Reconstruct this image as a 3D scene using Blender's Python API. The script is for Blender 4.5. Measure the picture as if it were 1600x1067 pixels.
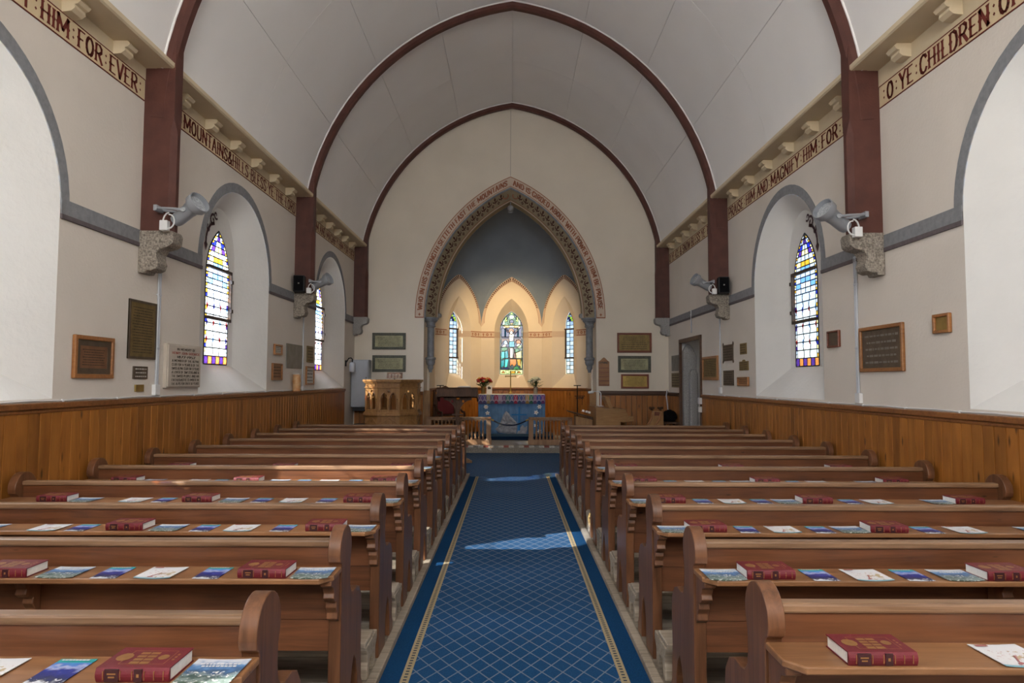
import bpy, bmesh, math, random
import numpy as np
from mathutils import Vector, Matrix
from mathutils.geometry import tessellate_polygon

random.seed(7)
S = bpy.context.scene
for o in list(bpy.data.objects):
    bpy.data.objects.remove(o)
COL = S.collection
pi = math.pi

# ------------------------------------------------------------------ camera
F, EYE, PITCH, YAW, ROLL = 1067.0, 1.47, .0576, .0008, .0029


def ray(px, py):
    a, b = px - 800, py - 533.5
    x = a * math.cos(ROLL) + b * math.sin(ROLL)
    y = -a * math.sin(ROLL) + b * math.cos(ROLL)
    cx, cz = x / F, -y / F
    Y = math.cos(PITCH) - cz * math.sin(PITCH)
    Z = math.sin(PITCH) + cz * math.cos(PITCH)
    return Vector((cx * math.cos(YAW) + Y * math.sin(YAW), -cx * math.sin(YAW) + Y * math.cos(YAW), Z))


def at(px, py, axis, v):
    """point of the place on the plane axis = v that the photograph shows at a pixel"""
    r = ray(px, py)
    o = Vector((0, 0, EYE))
    return o + r * ((v - o[axis]) / r[axis])


cd = bpy.data.cameras.new('camera')
cam = bpy.data.objects.new('camera', cd)
COL.objects.link(cam)
cd.sensor_width = 36
cd.lens = 36 * F / 1600
cd.clip_end = 200
r0 = ray(800, 533.5)
ex = (ray(801, 533.5) - r0).normalized()
ey = (ray(800, 532.5) - r0).normalized()
ez = ex.cross(ey)
m = Matrix((ex, ey, ez)).transposed().to_4x4()
m.translation = (0, 0, EYE)
cam.matrix_world = m
S.camera = cam

# ------------------------------------------------------------------ sky, sun, daylight, exposure
S.view_settings.view_transform = 'Standard'
S.view_settings.look = 'None'
S.view_settings.gamma = 1
S.view_settings.use_curve_mapping = False
S.view_settings.exposure = 0.68
S.cycles.use_denoising = True
S.cycles.max_bounces = 9
S.cycles.diffuse_bounces = 6
S.cycles.transparent_max_bounces = 12
S.cycles.sample_clamp_indirect = 6
S.cycles.caustics_reflective = False
S.cycles.caustics_refractive = False

W = bpy.data.worlds.new('sky')
S.world = W
W.use_nodes = True
wn = W.node_tree.nodes
sky = wn.new('ShaderNodeTexSky')
sky.sky_type = 'NISHITA'
sky.sun_disc = False
sky.sun_elevation = math.radians(40)
sky.sun_rotation = math.radians(240)
sky.altitude = 1600
wn['Background'].inputs['Strength'].default_value = 0.22
W.node_tree.links.new(sky.outputs[0], wn['Background'].inputs[0])

SUN_DIR = Vector((.74, .46, -.52)).normalized()
sd = bpy.data.lights.new('sun', 'SUN')
sd.energy = 17
sd.angle = .012
sd.color = (1, .95, .86)
so = bpy.data.objects.new('sun', sd)
COL.objects.link(so)
so.rotation_euler = SUN_DIR.to_track_quat('-Z', 'Y').to_euler()


def daylight(loc, aim, sx, sy, power, col=(.93, .96, 1)):
    """the open sky right outside a window"""
    d = bpy.data.lights.new('window_daylight', 'AREA')
    d.shape = 'RECTANGLE'
    d.size, d.size_y = sx, sy
    d.energy = power
    d.color = col
    o = bpy.data.objects.new('window_daylight', d)
    COL.objects.link(o)
    o.location = loc
    o.rotation_euler = Vector(aim).to_track_quat('-Z', 'Y').to_euler()
    return o


WIN_L = [-.30, 3.98, 8.34, 12.66]       # window centres along the nave
WIN_R = [-.30, 3.98, 8.34]
DAY_L, DAY_R = 125, 42
for y in WIN_L:
    daylight((-3.98, y, 2.75), (1, .12, -.42), 1.1, 2.0, DAY_L)
for y in WIN_R:
    daylight((3.98, y, 2.75), (-1, .12, -.42), 1.1, 2.0, DAY_R)
daylight((0, -2.85, 4.4), (0, 1, -.05), 2.9, 3.0, 330, (1, .97, .93))      # added fill light, at an unseen west window made up behind the camera
daylight((0, 18.15, 2.5), (0, -1, -.15), .6, 1.6, 5)
for s in (-1, 1):
    daylight((s * 1.87, 17.63, 2.4), (-s, -1, -.15), .4, 1.4, 3)

# ------------------------------------------------------------------ materials


def nt(name):
    mt = bpy.data.materials.new(name)
    mt.use_nodes = True
    t = mt.node_tree
    return mt, t, t.nodes['Principled BSDF']


def rgb(c):
    return (c[0], c[1], c[2], 1)


def N(t, kind, **kw):
    n = t.nodes.new(kind)
    for k, v in kw.items():
        setattr(n, k, v)
    return n


def math_n(t, op, a, b=None, clamp=False):
    n = N(t, 'ShaderNodeMath', operation=op, use_clamp=clamp)
    for i, v in enumerate((a, b)):
        if v is None:
            continue
        if isinstance(v, (int, float)):
            n.inputs[i].default_value = v
        else:
            t.links.new(v, n.inputs[i])
    return n.outputs[0]


def mixc(t, fac, a, b):
    n = N(t, 'ShaderNodeMix', data_type='RGBA')
    for sock, v in ((n.inputs['Factor'], fac), (n.inputs[6], a), (n.inputs[7], b)):
        if isinstance(v, (int, float)):
            sock.default_value = v
        elif isinstance(v, tuple):
            sock.default_value = rgb(v)
        else:
            t.links.new(v, sock)
    return n.outputs[2]


def mat(name, col, rough=.6, metal=0, var=.08, vs=6, bump=0, bs=60, spec=.4, col2=None):
    mt, t, b = nt(name)
    tc = N(t, 'ShaderNodeTexCoord')
    no = N(t, 'ShaderNodeTexNoise')
    no.inputs['Scale'].default_value = vs
    no.inputs['Detail'].default_value = 4
    t.links.new(tc.outputs['Object'], no.inputs['Vector'])
    c2 = col2 or tuple(max(0, c * (1 - 2 * var)) for c in col)
    rp = N(t, 'ShaderNodeValToRGB')
    rp.color_ramp.elements[0].position = .32
    rp.color_ramp.elements[1].position = .68
    rp.color_ramp.elements[0].color = rgb(c2)
    rp.color_ramp.elements[1].color = rgb(col)
    t.links.new(no.outputs[0], rp.inputs[0])
    t.links.new(rp.outputs[0], b.inputs['Base Color'])
    b.inputs['Roughness'].default_value = rough
    b.inputs['Metallic'].default_value = metal
    b.inputs['Specular IOR Level'].default_value = spec
    if bump:
        n2 = N(t, 'ShaderNodeTexNoise')
        n2.inputs['Scale'].default_value = bs
        n2.inputs['Detail'].default_value = 3
        t.links.new(tc.outputs['Object'], n2.inputs['Vector'])
        bp = N(t, 'ShaderNodeBump')
        bp.inputs['Strength'].default_value = bump
        bp.inputs['Distance'].default_value = .01
        t.links.new(n2.outputs[0], bp.inputs['Height'])
        t.links.new(bp.outputs[0], b.inputs['Normal'])
    return mt


def wood(name, dark, light, axis=0, rough=.42, scale=3.0, stretch=14, rand=.25, knots=0.0, spec=.45, world=False):
    """grain that runs along one axis; every object gets its own offset and tone"""
    mt, t, b = nt(name)
    tc = N(t, 'ShaderNodeTexCoord')
    oi = N(t, 'ShaderNodeObjectInfo')
    off = N(t, 'ShaderNodeVectorMath', operation='MULTIPLY_ADD')
    off.inputs[1].default_value = (37, 53, 71)
    cb = N(t, 'ShaderNodeCombineXYZ')
    for i in range(3):
        t.links.new(oi.outputs['Random'], cb.inputs[i])
    t.links.new(cb.outputs[0], off.inputs[0])
    t.links.new(tc.outputs['Object'], off.inputs[2])
    mp = N(t, 'ShaderNodeMapping')
    sc = [stretch] * 3
    sc[axis] = 1
    mp.inputs['Scale'].default_value = sc
    t.links.new(off.outputs[0], mp.inputs['Vector'])
    no = N(t, 'ShaderNodeTexNoise')
    no.inputs['Scale'].default_value = scale
    no.inputs['Detail'].default_value = 6
    no.inputs['Roughness'].default_value = .62
    no.inputs['Distortion'].default_value = .6
    t.links.new(mp.outputs[0], no.inputs['Vector'])
    rp = N(t, 'ShaderNodeValToRGB')
    e = rp.color_ramp.elements
    e[0].position, e[1].position = .3, .72
    e[0].color, e[1].color = rgb(dark), rgb(light)
    t.links.new(no.outputs[0], rp.inputs[0])
    colo = rp.outputs[0]
    # broad wear
    n3 = N(t, 'ShaderNodeTexNoise')
    n3.inputs['Scale'].default_value = 2.2
    t.links.new(off.outputs[0], n3.inputs['Vector'])
    w3 = math_n(t, 'MULTIPLY', math_n(t, 'SUBTRACT', n3.outputs[0], .45, True), 1.6, True)
    colo = mixc(t, w3, colo, tuple(min(1, c * 1.25) for c in light))
    if knots:
        vo = N(t, 'ShaderNodeTexVoronoi')
        vo.inputs['Scale'].default_value = 5.5
        mk = N(t, 'ShaderNodeMapping')
        ms = [1.9] * 3
        ms[axis] = .55
        mk.inputs['Scale'].default_value = ms
        t.links.new(off.outputs[0], mk.inputs['Vector'])
        t.links.new(mk.outputs[0], vo.inputs['Vector'])
        kf = math_n(t, 'SUBTRACT', 1, math_n(t, 'MULTIPLY', vo.outputs['Distance'], 1 / knots), True)
        kf = math_n(t, 'MULTIPLY', kf, 1.6, True)
        colo = mixc(t, kf, colo, tuple(c * .35 for c in dark))
    hs = N(t, 'ShaderNodeHueSaturation')
    v = math_n(t, 'ADD', math_n(t, 'MULTIPLY', oi.outputs['Random'], rand), 1 - rand / 2)
    t.links.new(v, hs.inputs['Value'])
    t.links.new(colo, hs.inputs['Color'])
    t.links.new(hs.outputs[0], b.inputs['Base Color'])
    b.inputs['Roughness'].default_value = rough
    b.inputs['Specular IOR Level'].default_value = spec
    bp = N(t, 'ShaderNodeBump')
    bp.inputs['Strength'].default_value = .12
    bp.inputs['Distance'].default_value = .004
    t.links.new(no.outputs[0], bp.inputs['Height'])
    t.links.new(bp.outputs[0], b.inputs['Normal'])
    return mt


def glass(name, col, trans=.7):
    """leaded pane: part of the daylight passes straight, part is scattered by the rolled surface"""
    mt = bpy.data.materials.new(name)
    mt.use_nodes = True
    t = mt.node_tree
    t.nodes.clear()
    out = N(t, 'ShaderNodeOutputMaterial')
    tr = N(t, 'ShaderNodeBsdfTransparent')
    tl = N(t, 'ShaderNodeBsdfTranslucent')
    gl = N(t, 'ShaderNodeBsdfGlossy')
    gl.inputs['Roughness'].default_value = .12
    no = N(t, 'ShaderNodeTexNoise')
    no.inputs['Scale'].default_value = 25
    tc = N(t, 'ShaderNodeTexCoord')
    t.links.new(tc.outputs['Object'], no.inputs['Vector'])
    c = mixc(t, no.outputs[0], tuple(x * .75 for x in col), tuple(min(1, x * 1.1) for x in col))
    t.links.new(c, tr.inputs[0])
    t.links.new(c, tl.inputs[0])
    m1 = N(t, 'ShaderNodeMixShader')
    m1.inputs[0].default_value = 1 - trans
    t.links.new(tr.outputs[0], m1.inputs[1])
    t.links.new(tl.outputs[0], m1.inputs[2])
    m2 = N(t, 'ShaderNodeMixShader')
    m2.inputs[0].default_value = .04
    t.links.new(m1.outputs[0], m2.inputs[1])
    t.links.new(gl.outputs[0], m2.inputs[2])
    t.links.new(m2.outputs[0], out.inputs[0])
    return mt


M = {}
M['plaster'] = mat('plaster', (.70, .64, .57), .85, var=.03, vs=1.5, bump=.25, bs=35, spec=.2)
M['plaster_end'] = mat('plaster_end', (.74, .67, .57), .85, var=.03, vs=1.5, bump=.2, bs=35, spec=.2)
M['white_plaster'] = mat('white_plaster', (.80, .79, .76), .85, var=.03, vs=2, bump=.35, bs=22, spec=.2)  # plaster whiter than the nave walls, for reveals and passage
M['apse_plaster'] = mat('apse_plaster', (.76, .68, .57), .85, var=.03, vs=2, bump=.15, bs=30, spec=.2)
M['ceiling'] = mat('ceiling_board', (.86, .845, .83), .8, var=.02, vs=1.2, bump=.1, bs=45, spec=.2)
M['blue_vault'] = mat('blue_vault', (.20, .255, .34), .8, var=.05, vs=2.5, spec=.2)
M['rib'] = mat('rib_timber', (.105, .036, .026), .55, var=.14, vs=7, bump=.15, bs=50)
M['granite'] = mat('granite', (.40, .35, .29), .8, var=.28, vs=70, bump=.8, bs=45, col2=(.14, .12, .10))
M['granite_grey'] = mat('granite_grey', (.44, .43, .42), .8, var=.22, vs=80, bump=.5, bs=60, col2=(.20, .195, .19))
M['greypaint'] = mat('grey_paint', (.26, .265, .28), .75, var=.1, vs=25, spec=.2)
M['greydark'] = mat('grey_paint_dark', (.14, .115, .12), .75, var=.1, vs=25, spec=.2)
M['cornice'] = mat('cornice_buff', (.66, .55, .38), .75, var=.05, vs=3, spec=.2)
M['band'] = mat('band_buff', (.68, .54, .34), .8, var=.04, vs=3, spec=.2)
M['letter'] = mat('letter_oxblood', (.17, .035, .025), .7, var=.1, vs=20, spec=.2)
M['archband'] = mat('arch_band_pink', (.64, .51, .41), .8, var=.05, vs=4, spec=.2)
M['terracotta'] = mat('terracotta_line', (.36, .14, .08), .8, var=.08, vs=20, spec=.2)
M['olive'] = mat('olive_band', (.36, .30, .20), .8, var=.07, vs=6, spec=.2)
M['brownstencil'] = mat('brown_stencil', (.10, .045, .035), .8, var=.05, spec=.2)
M['greystone'] = mat('grey_stone', (.25, .265, .29), .75, var=.14, vs=14, bump=.2, bs=40)
M['pine'] = wood('pine_wainscot', (.21, .070, .011), (.38, .148, .026), 2, rough=.4, scale=1.3, stretch=9, rand=.34, knots=.16)
M['pine_rail'] = wood('pine_rail', (.13, .045, .012), (.27, .105, .03), 1, rough=.4)
M['pine_dark'] = wood('dark_rail', (.045, .018, .008), (.10, .04, .016), 0, rough=.4)
M['pew'] = wood('pew_wood', (.064, .022, .009), (.172, .064, .026), 0, rough=.36, scale=2.2, stretch=16, rand=.3, knots=.07)
M['pew_end'] = wood('pew_end_wood', (.074, .029, .013), (.20, .084, .037), 2, rough=.36, scale=2.2, stretch=12, rand=.3)
M['pew_rail'] = wood('pew_rail_worn', (.13, .066, .032), (.29, .17, .095), 0, rough=.4, scale=2.5, stretch=20, rand=.2)
M['pew_shelf'] = wood('pew_shelf_wood', (.15, .064, .026), (.31, .15, .065), 0, rough=.36, scale=2.2, stretch=14, rand=.2, knots=.06)
M['worn'] = wood('bare_worn_wood', (.17, .135, .10), (.40, .335, .26), 0, rough=.75, scale=2.5, stretch=18, rand=.2)
M['floorwood'] = wood('floor_plank', (.12, .095, .07), (.27, .225, .17), 0, rough=.75, scale=2.5, stretch=12, rand=.25)
M['oak'] = wood('carved_oak', (.19, .085, .025), (.36, .19, .065), 2, rough=.45, scale=2.6, stretch=9, rand=.12)
M['oakdark'] = wood('dark_oak', (.04, .018, .009), (.105, .050, .026), 2, rough=.55, spec=.25, scale=3, stretch=9, rand=.15)
M['railwood'] = wood('rail_oak', (.20, .10, .045), (.37, .21, .105), 2, rough=.45, scale=3, stretch=8, rand=.15)
M['frame'] = wood('frame_wood', (.20, .075, .02), (.36, .155, .05), 0, rough=.35, scale=5, stretch=10, rand=.2)
M['framered'] = wood('frame_mahogany', (.11, .025, .012), (.20, .055, .025), 0, rough=.35, scale=5, stretch=10)
M['organ'] = wood('organ_veneer', (.24, .11, .03), (.36, .19, .065), 0, rough=.35, scale=3, stretch=9, rand=.06)
M['brass'] = mat('brass_plate', (.42, .29, .09), .38, .75, var=.12, vs=12)
M['brassdull'] = mat('dull_brass', (.24, .17, .065), .45, .55, var=.15, vs=14)
M['copper'] = mat('copper_plate', (.30, .15, .08), .42, .55, var=.15, vs=9)
M['bronze'] = mat('bronze_plate', (.13, .095, .065), .5, .35, var=.15, vs=14, bump=.2, bs=120)
M['pewter'] = mat('pewter_plate', (.25, .235, .215), .5, .35, var=.14, vs=8)
M['greenbrass'] = mat('verdigris_plate', (.36, .35, .21), .5, .25, var=.16, vs=10)
M['verdborder'] = mat('verdigris_border', (.105, .11, .085), .6, .2, var=.2, vs=40)
M['stoneplate'] = mat('limestone_plate', (.56, .49, .41), .8, var=.07, vs=12, bump=.3, bs=70)
M['engrave'] = mat('engraving', (.05, .035, .025), .7, var=.05)
M['redletter'] = mat('red_letter', (.34, .07, .05), .7, var=.05)
M['paleletter'] = mat('pale_letter', (.55, .52, .47), .6, var=.05)
M['spot'] = mat('floodlight_paint', (.33, .35, .38), .45, .2, var=.05, vs=9)
M['lens'] = mat('lamp_lens', (.42, .44, .46), .25, .0, var=.2, vs=60)
M['black'] = mat('black_plastic', (.012, .012, .014), .5, var=.1)
M['blackcloth'] = mat('black_cloth', (.006, .006, .007), .95, var=.1, bump=.4, bs=200, spec=.1)
M['iron'] = mat('wrought_iron', (.022, .02, .02), .55, .4, var=.1)
M['bariron'] = mat('window_iron', (.09, .065, .05), .6, .3, var=.15, vs=20)
M['lead'] = mat('lead_came', (.05, .048, .05), .6, .4, var=.1)
M['white'] = mat('white_plastic', (.72, .72, .72), .45, var=.02)
M['conduit'] = mat('grey_conduit', (.50, .52, .56), .45, var=.03)
M['cabinet'] = mat('grey_cabinet', (.42, .45, .50), .45, .1, var=.04)
M['bookred'] = mat('book_cloth', (.155, .012, .020), .5, var=.1, vs=14, bump=.15, bs=300)
M['bookdark'] = mat('book_label', (.045, .010, .012), .5, var=.1)
M['gilt'] = mat('gilt', (.36, .18, .06), .45, .35, var=.12, vs=40)
M['pages'] = mat('page_block', (.74, .72, .68), .8, var=.05, vs=90)
M['carpetblue'] = mat('carpet_plain_blue', (.008, .055, .150), .95, var=.14, vs=110, bump=.5, bs=260, spec=.08)
M['carpetgold'] = None
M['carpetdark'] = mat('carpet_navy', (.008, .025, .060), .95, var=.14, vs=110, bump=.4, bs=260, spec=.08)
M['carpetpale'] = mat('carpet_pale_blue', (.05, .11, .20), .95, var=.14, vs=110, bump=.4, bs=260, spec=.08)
M['altarblue'] = mat('altar_blue', (.11, .235, .46), .75, var=.12, vs=7, spec=.2)
M['satin'] = mat('grey_satin', (.33, .36, .44), .45, var=.22, vs=14, spec=.5)
M['lilaclace'] = mat('lilac_lace', (.40, .38, .50), .8, var=.1)
M['crossblue'] = mat('cross_blue', (.008, .17, .48), .6, var=.1)
M['linen'] = mat('white_linen', (.74, .74, .76), .8, var=.04)
M['navyrope'] = mat('navy_rope', (.006, .016, .055), .8, var=.15, vs=120, bump=.6, bs=200)
M['leaf'] = mat('leaf_green', (.035, .085, .025), .6, var=.25, vs=30)
M['petalred'] = mat('petal_red', (.36, .012, .014), .6, var=.2, vs=30)
M['petalyellow'] = mat('petal_yellow', (.58, .36, .06), .6, var=.15, vs=30)
M['petalwhite'] = mat('petal_white', (.55, .60, .52), .7, var=.15, vs=40)
M['maroon'] = mat('maroon_cloth', (.16, .018, .02), .8, var=.1)
M['lanternglass'] = mat('amber_glass', (.50, .20, .05), .35, var=.3, vs=14, col2=(.66, .46, .26))

GL = {}
for k, c, tr in (('clear', (.56, .58, .60), .72), ('frost', (.36, .42, .52), .7), ('red', (.30, .004, .012), .7), ('blue', (.012, .02, .26), .7),
                 ('yellow', (.50, .25, .02), .7), ('purple', (.05, .018, .17), .7), ('sky', (.11, .24, .48), .7), ('green', (.025, .15, .05), .7),
                 ('pale', (.62, .72, .34), .7), ('lime', (.42, .56, .05), .7), ('teal', (.008, .22, .26), .7), ('aqua', (.06, .48, .44), .7),
                 ('flesh', (.90, .62, .46), .7), ('brown', (.12, .03, .012), .7), ('navy', (.008, .014, .075), .7), ('rust', (.52, .17, .04), .7),
                 ('hair', (.45, .12, .02), .7), ('cream', (.80, .62, .24), .7), ('dusk', (.030, .045, .050), .7), ('plain', (.93, .95, .97), .6), ('ground', (.25, .27, .20), .7)):
    GL[k] = glass('glass_' + k, c, tr)

# ------------------------------------------------------------------ mesh helpers


class MB:
    def __init__(s):
        s.v, s.f = [], []

    def add(s, vs, fs):
        b = len(s.v)
        s.v += [tuple(v) for v in vs]
        s.f += [tuple(i + b for i in f) for f in fs]
        return s

    def box(s, c, d, rz=0, rx=0, ry=0):
        R = Matrix.Rotation(rz, 3, 'Z') @ Matrix.Rotation(ry, 3, 'Y') @ Matrix.Rotation(rx, 3, 'X')
        vs = []
        for z in (-1, 1):
            for x, y in ((-1, -1), (1, -1), (1, 1), (-1, 1)):
                vs.append(Vector(c) + R @ Vector((x * d[0] / 2, y * d[1] / 2, z * d[2] / 2)))
        return s.add(vs, [(3, 2, 1, 0), (4, 5, 6, 7), (0, 1, 5, 4), (1, 2, 6, 5), (2, 3, 7, 6), (3, 0, 4, 7)])

    def span(s, x0, x1, y0, y1, z0, z1):
        return s.box(((x0 + x1) / 2, (y0 + y1) / 2, (z0 + z1) / 2), (abs(x1 - x0), abs(y1 - y0), abs(z1 - z0)))

    def quad(s, a, b, c, d):
        return s.add([a, b, c, d], [(0, 1, 2, 3)])

    def plate(s, loops, fn, t):
        """polygon (first loop) with holes, given thickness t; fn(u, v, w) gives the place"""
        ts = tessellate_polygon([[Vector((u, v, 0)) for u, v in lp] for lp in loops])
        flat = [p for lp in loops for p in lp]
        n = len(flat)
        vs = [fn(u, v, 0) for u, v in flat] + [fn(u, v, t) for u, v in flat]
        fs = [tuple(x) for x in ts] + [tuple(i + n for i in reversed(x)) for x in ts]
        b = 0
        for lp in loops:
            k = len(lp)
            for i in range(k):
                j = (i + 1) % k
                fs.append((b + i, b + j, b + j + n, b + i + n))
            b += k
        return s.add(vs, fs)

    def tube(s, pts, r, n=8, caps=True):
        pts = [Vector(p) for p in pts]
        rs = r if isinstance(r, (list, tuple)) else [r] * len(pts)
        vs, fs = [], []
        up = None
        for i, p in enumerate(pts):
            d = (pts[min(i + 1, len(pts) - 1)] - pts[max(i - 1, 0)]).normalized()
            if up is None:
                up = Vector((0, 0, 1)) if abs(d.z) < .9 else Vector((1, 0, 0))
            a = d.cross(up).normalized()
            bvec = a.cross(d)
            up = bvec
            for k in range(n):
                t = 2 * pi * k / n
                vs.append(p + (a * math.cos(t) + bvec * math.sin(t)) * rs[i])
        for i in range(len(pts) - 1):
            for k in range(n):
                j = (k + 1) % n
                fs.append((i * n + k, i * n + j, (i + 1) * n + j, (i + 1) * n + k))
        if caps:
            fs.append(tuple(reversed(range(n))))
            fs.append(tuple(range((len(pts) - 1) * n, len(pts) * n)))
        return s.add(vs, fs)

    def lathe(s, prof, c=(0, 0, 0), n=12, axis=None):
        """prof: (radius, height) pairs"""
        vs, fs = [], []
        Q = Vector(axis).to_track_quat('Z', 'Y').to_matrix() if axis else Matrix.Identity(3)
        for r, h in prof:
            for k in range(n):
                t = 2 * pi * (k + .5) / n
                vs.append(Vector(c) + Q @ Vector((r * math.cos(t), r * math.sin(t), h)))
        for i in range(len(prof) - 1):
            for k in range(n):
                j = (k + 1) % n
                fs.append((i * n + k, i * n + j, (i + 1) * n + j, (i + 1) * n + k))
        fs.append(tuple(reversed(range(n))))
        fs.append(tuple(range((len(prof) - 1) * n, len(prof) * n)))
        return s.add(vs, fs)

    def ball(s, c, r, n=10, sq=(1, 1, 1)):
        prof = [(max(1e-4, math.sin(pi * i / n)) * r, -math.cos(pi * i / n) * r) for i in range(n + 1)]
        m0 = len(s.v)
        s.lathe(prof, (0, 0, 0), n + 2)
        for i in range(m0, len(s.v)):
            x, y, z = s.v[i]
            s.v[i] = (c[0] + x * sq[0], c[1] + y * sq[1], c[2] + z * sq[2])
        return s

    def mesh(s, name, mt, smooth=False):
        me = bpy.data.meshes.new(name)
        me.from_pydata(s.v, [], s.f)
        bm = bmesh.new()
        bm.from_mesh(me)
        bmesh.ops.recalc_face_normals(bm, faces=bm.faces)
        bm.to_mesh(me)
        bm.free()
        me.materials.append(M[mt] if isinstance(mt, str) else mt)
        if smooth:
            me.polygons.foreach_set('use_smooth', [True] * len(me.polygons))
            me.set_sharp_from_angle(angle=math.radians(40))
        return me

    def build(s, name, mt, parent=None, loc=(0, 0, 0), smooth=False, bevel=0):
        return link(name, s.mesh(name, mt, smooth), parent, loc, bevel)


def link(name, me, parent=None, loc=(0, 0, 0), bevel=0):
    o = bpy.data.objects.new(name, me)
    COL.objects.link(o)
    o.location = loc
    if parent is not None:
        o.parent = parent
    if bevel:
        b = o.modifiers.new('bevel', 'BEVEL')
        b.width = bevel
        b.segments = 2
        b.limit_method = 'ANGLE'
        b.angle_limit = math.radians(40)
    return o


def tag(o, label=None, cat=None, group=None, kind=None):
    for k, v in (('label', label), ('category', cat), ('group', group), ('kind', kind)):
        if v:
            o[k] = v
    return o


def thing(name, label, cat, loc=(0, 0, 0), rz=0, group=None):
    o = bpy.data.objects.new(name, None)
    COL.objects.link(o)
    o.location = loc
    o.rotation_euler = (0, 0, rz)
    return tag(o, label, cat, group)


def root(name, label=None):
    """a piece of the setting that carries its own parts"""
    o = bpy.data.objects.new(name, None)
    COL.objects.link(o)
    return tag(o, label, None, None, 'structure')


def box_o(name, mt, parent, c, d, bevel=0, **kw):
    return MB().box((0, 0, 0), d, **kw).build(name, mt, parent, c, bevel=bevel)


# pointed arch of half width a, springing height zs, apex za: points from left foot to right foot
def parch(a, zs, za, n=12, cx=0):
    r = za - zs
    R = (a * a + r * r) / (2 * a)
    c0 = -a + R
    am = math.atan2(r, -c0)
    L = []
    for i in range(n + 1):
        t = pi + (am - pi) * i / n
        L.append((c0 + R * math.cos(t), zs + R * math.sin(t)))
    L[-1] = (0, za)
    Rr = [(-x, z) for x, z in reversed(L[:-1])]
    return [(cx + x, z) for x, z in L + Rr]


def rarch(a, zs, za, n=12, cx=0):
    r = za - zs
    return [(cx - a * math.cos(pi * i / (2 * n)), zs + r * math.sin(pi * i / (2 * n))) for i in range(2 * n + 1)]


def outline(arch, zb, k=6):
    """close an arch downwards to zb with k points on each jamb"""
    x0, z0 = arch[0]
    x1, z1 = arch[-1]
    L = [(x0, zb + (z0 - zb) * i / k) for i in range(k)]
    R = [(x1, z1 + (zb - z1) * (i + 1) / k) for i in range(k)]
    return L + arch + R


# ------------------------------------------------------------------ lettering with flared stems
def el(cx, cy, rx, ry, a0=0, a1=360, n=14):
    return [(cx + rx * math.cos(math.radians(a0 + (a1 - a0) * i / n)), cy + ry * math.sin(math.radians(a0 + (a1 - a0) * i / n))) for i in range(n + 1)]


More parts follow.
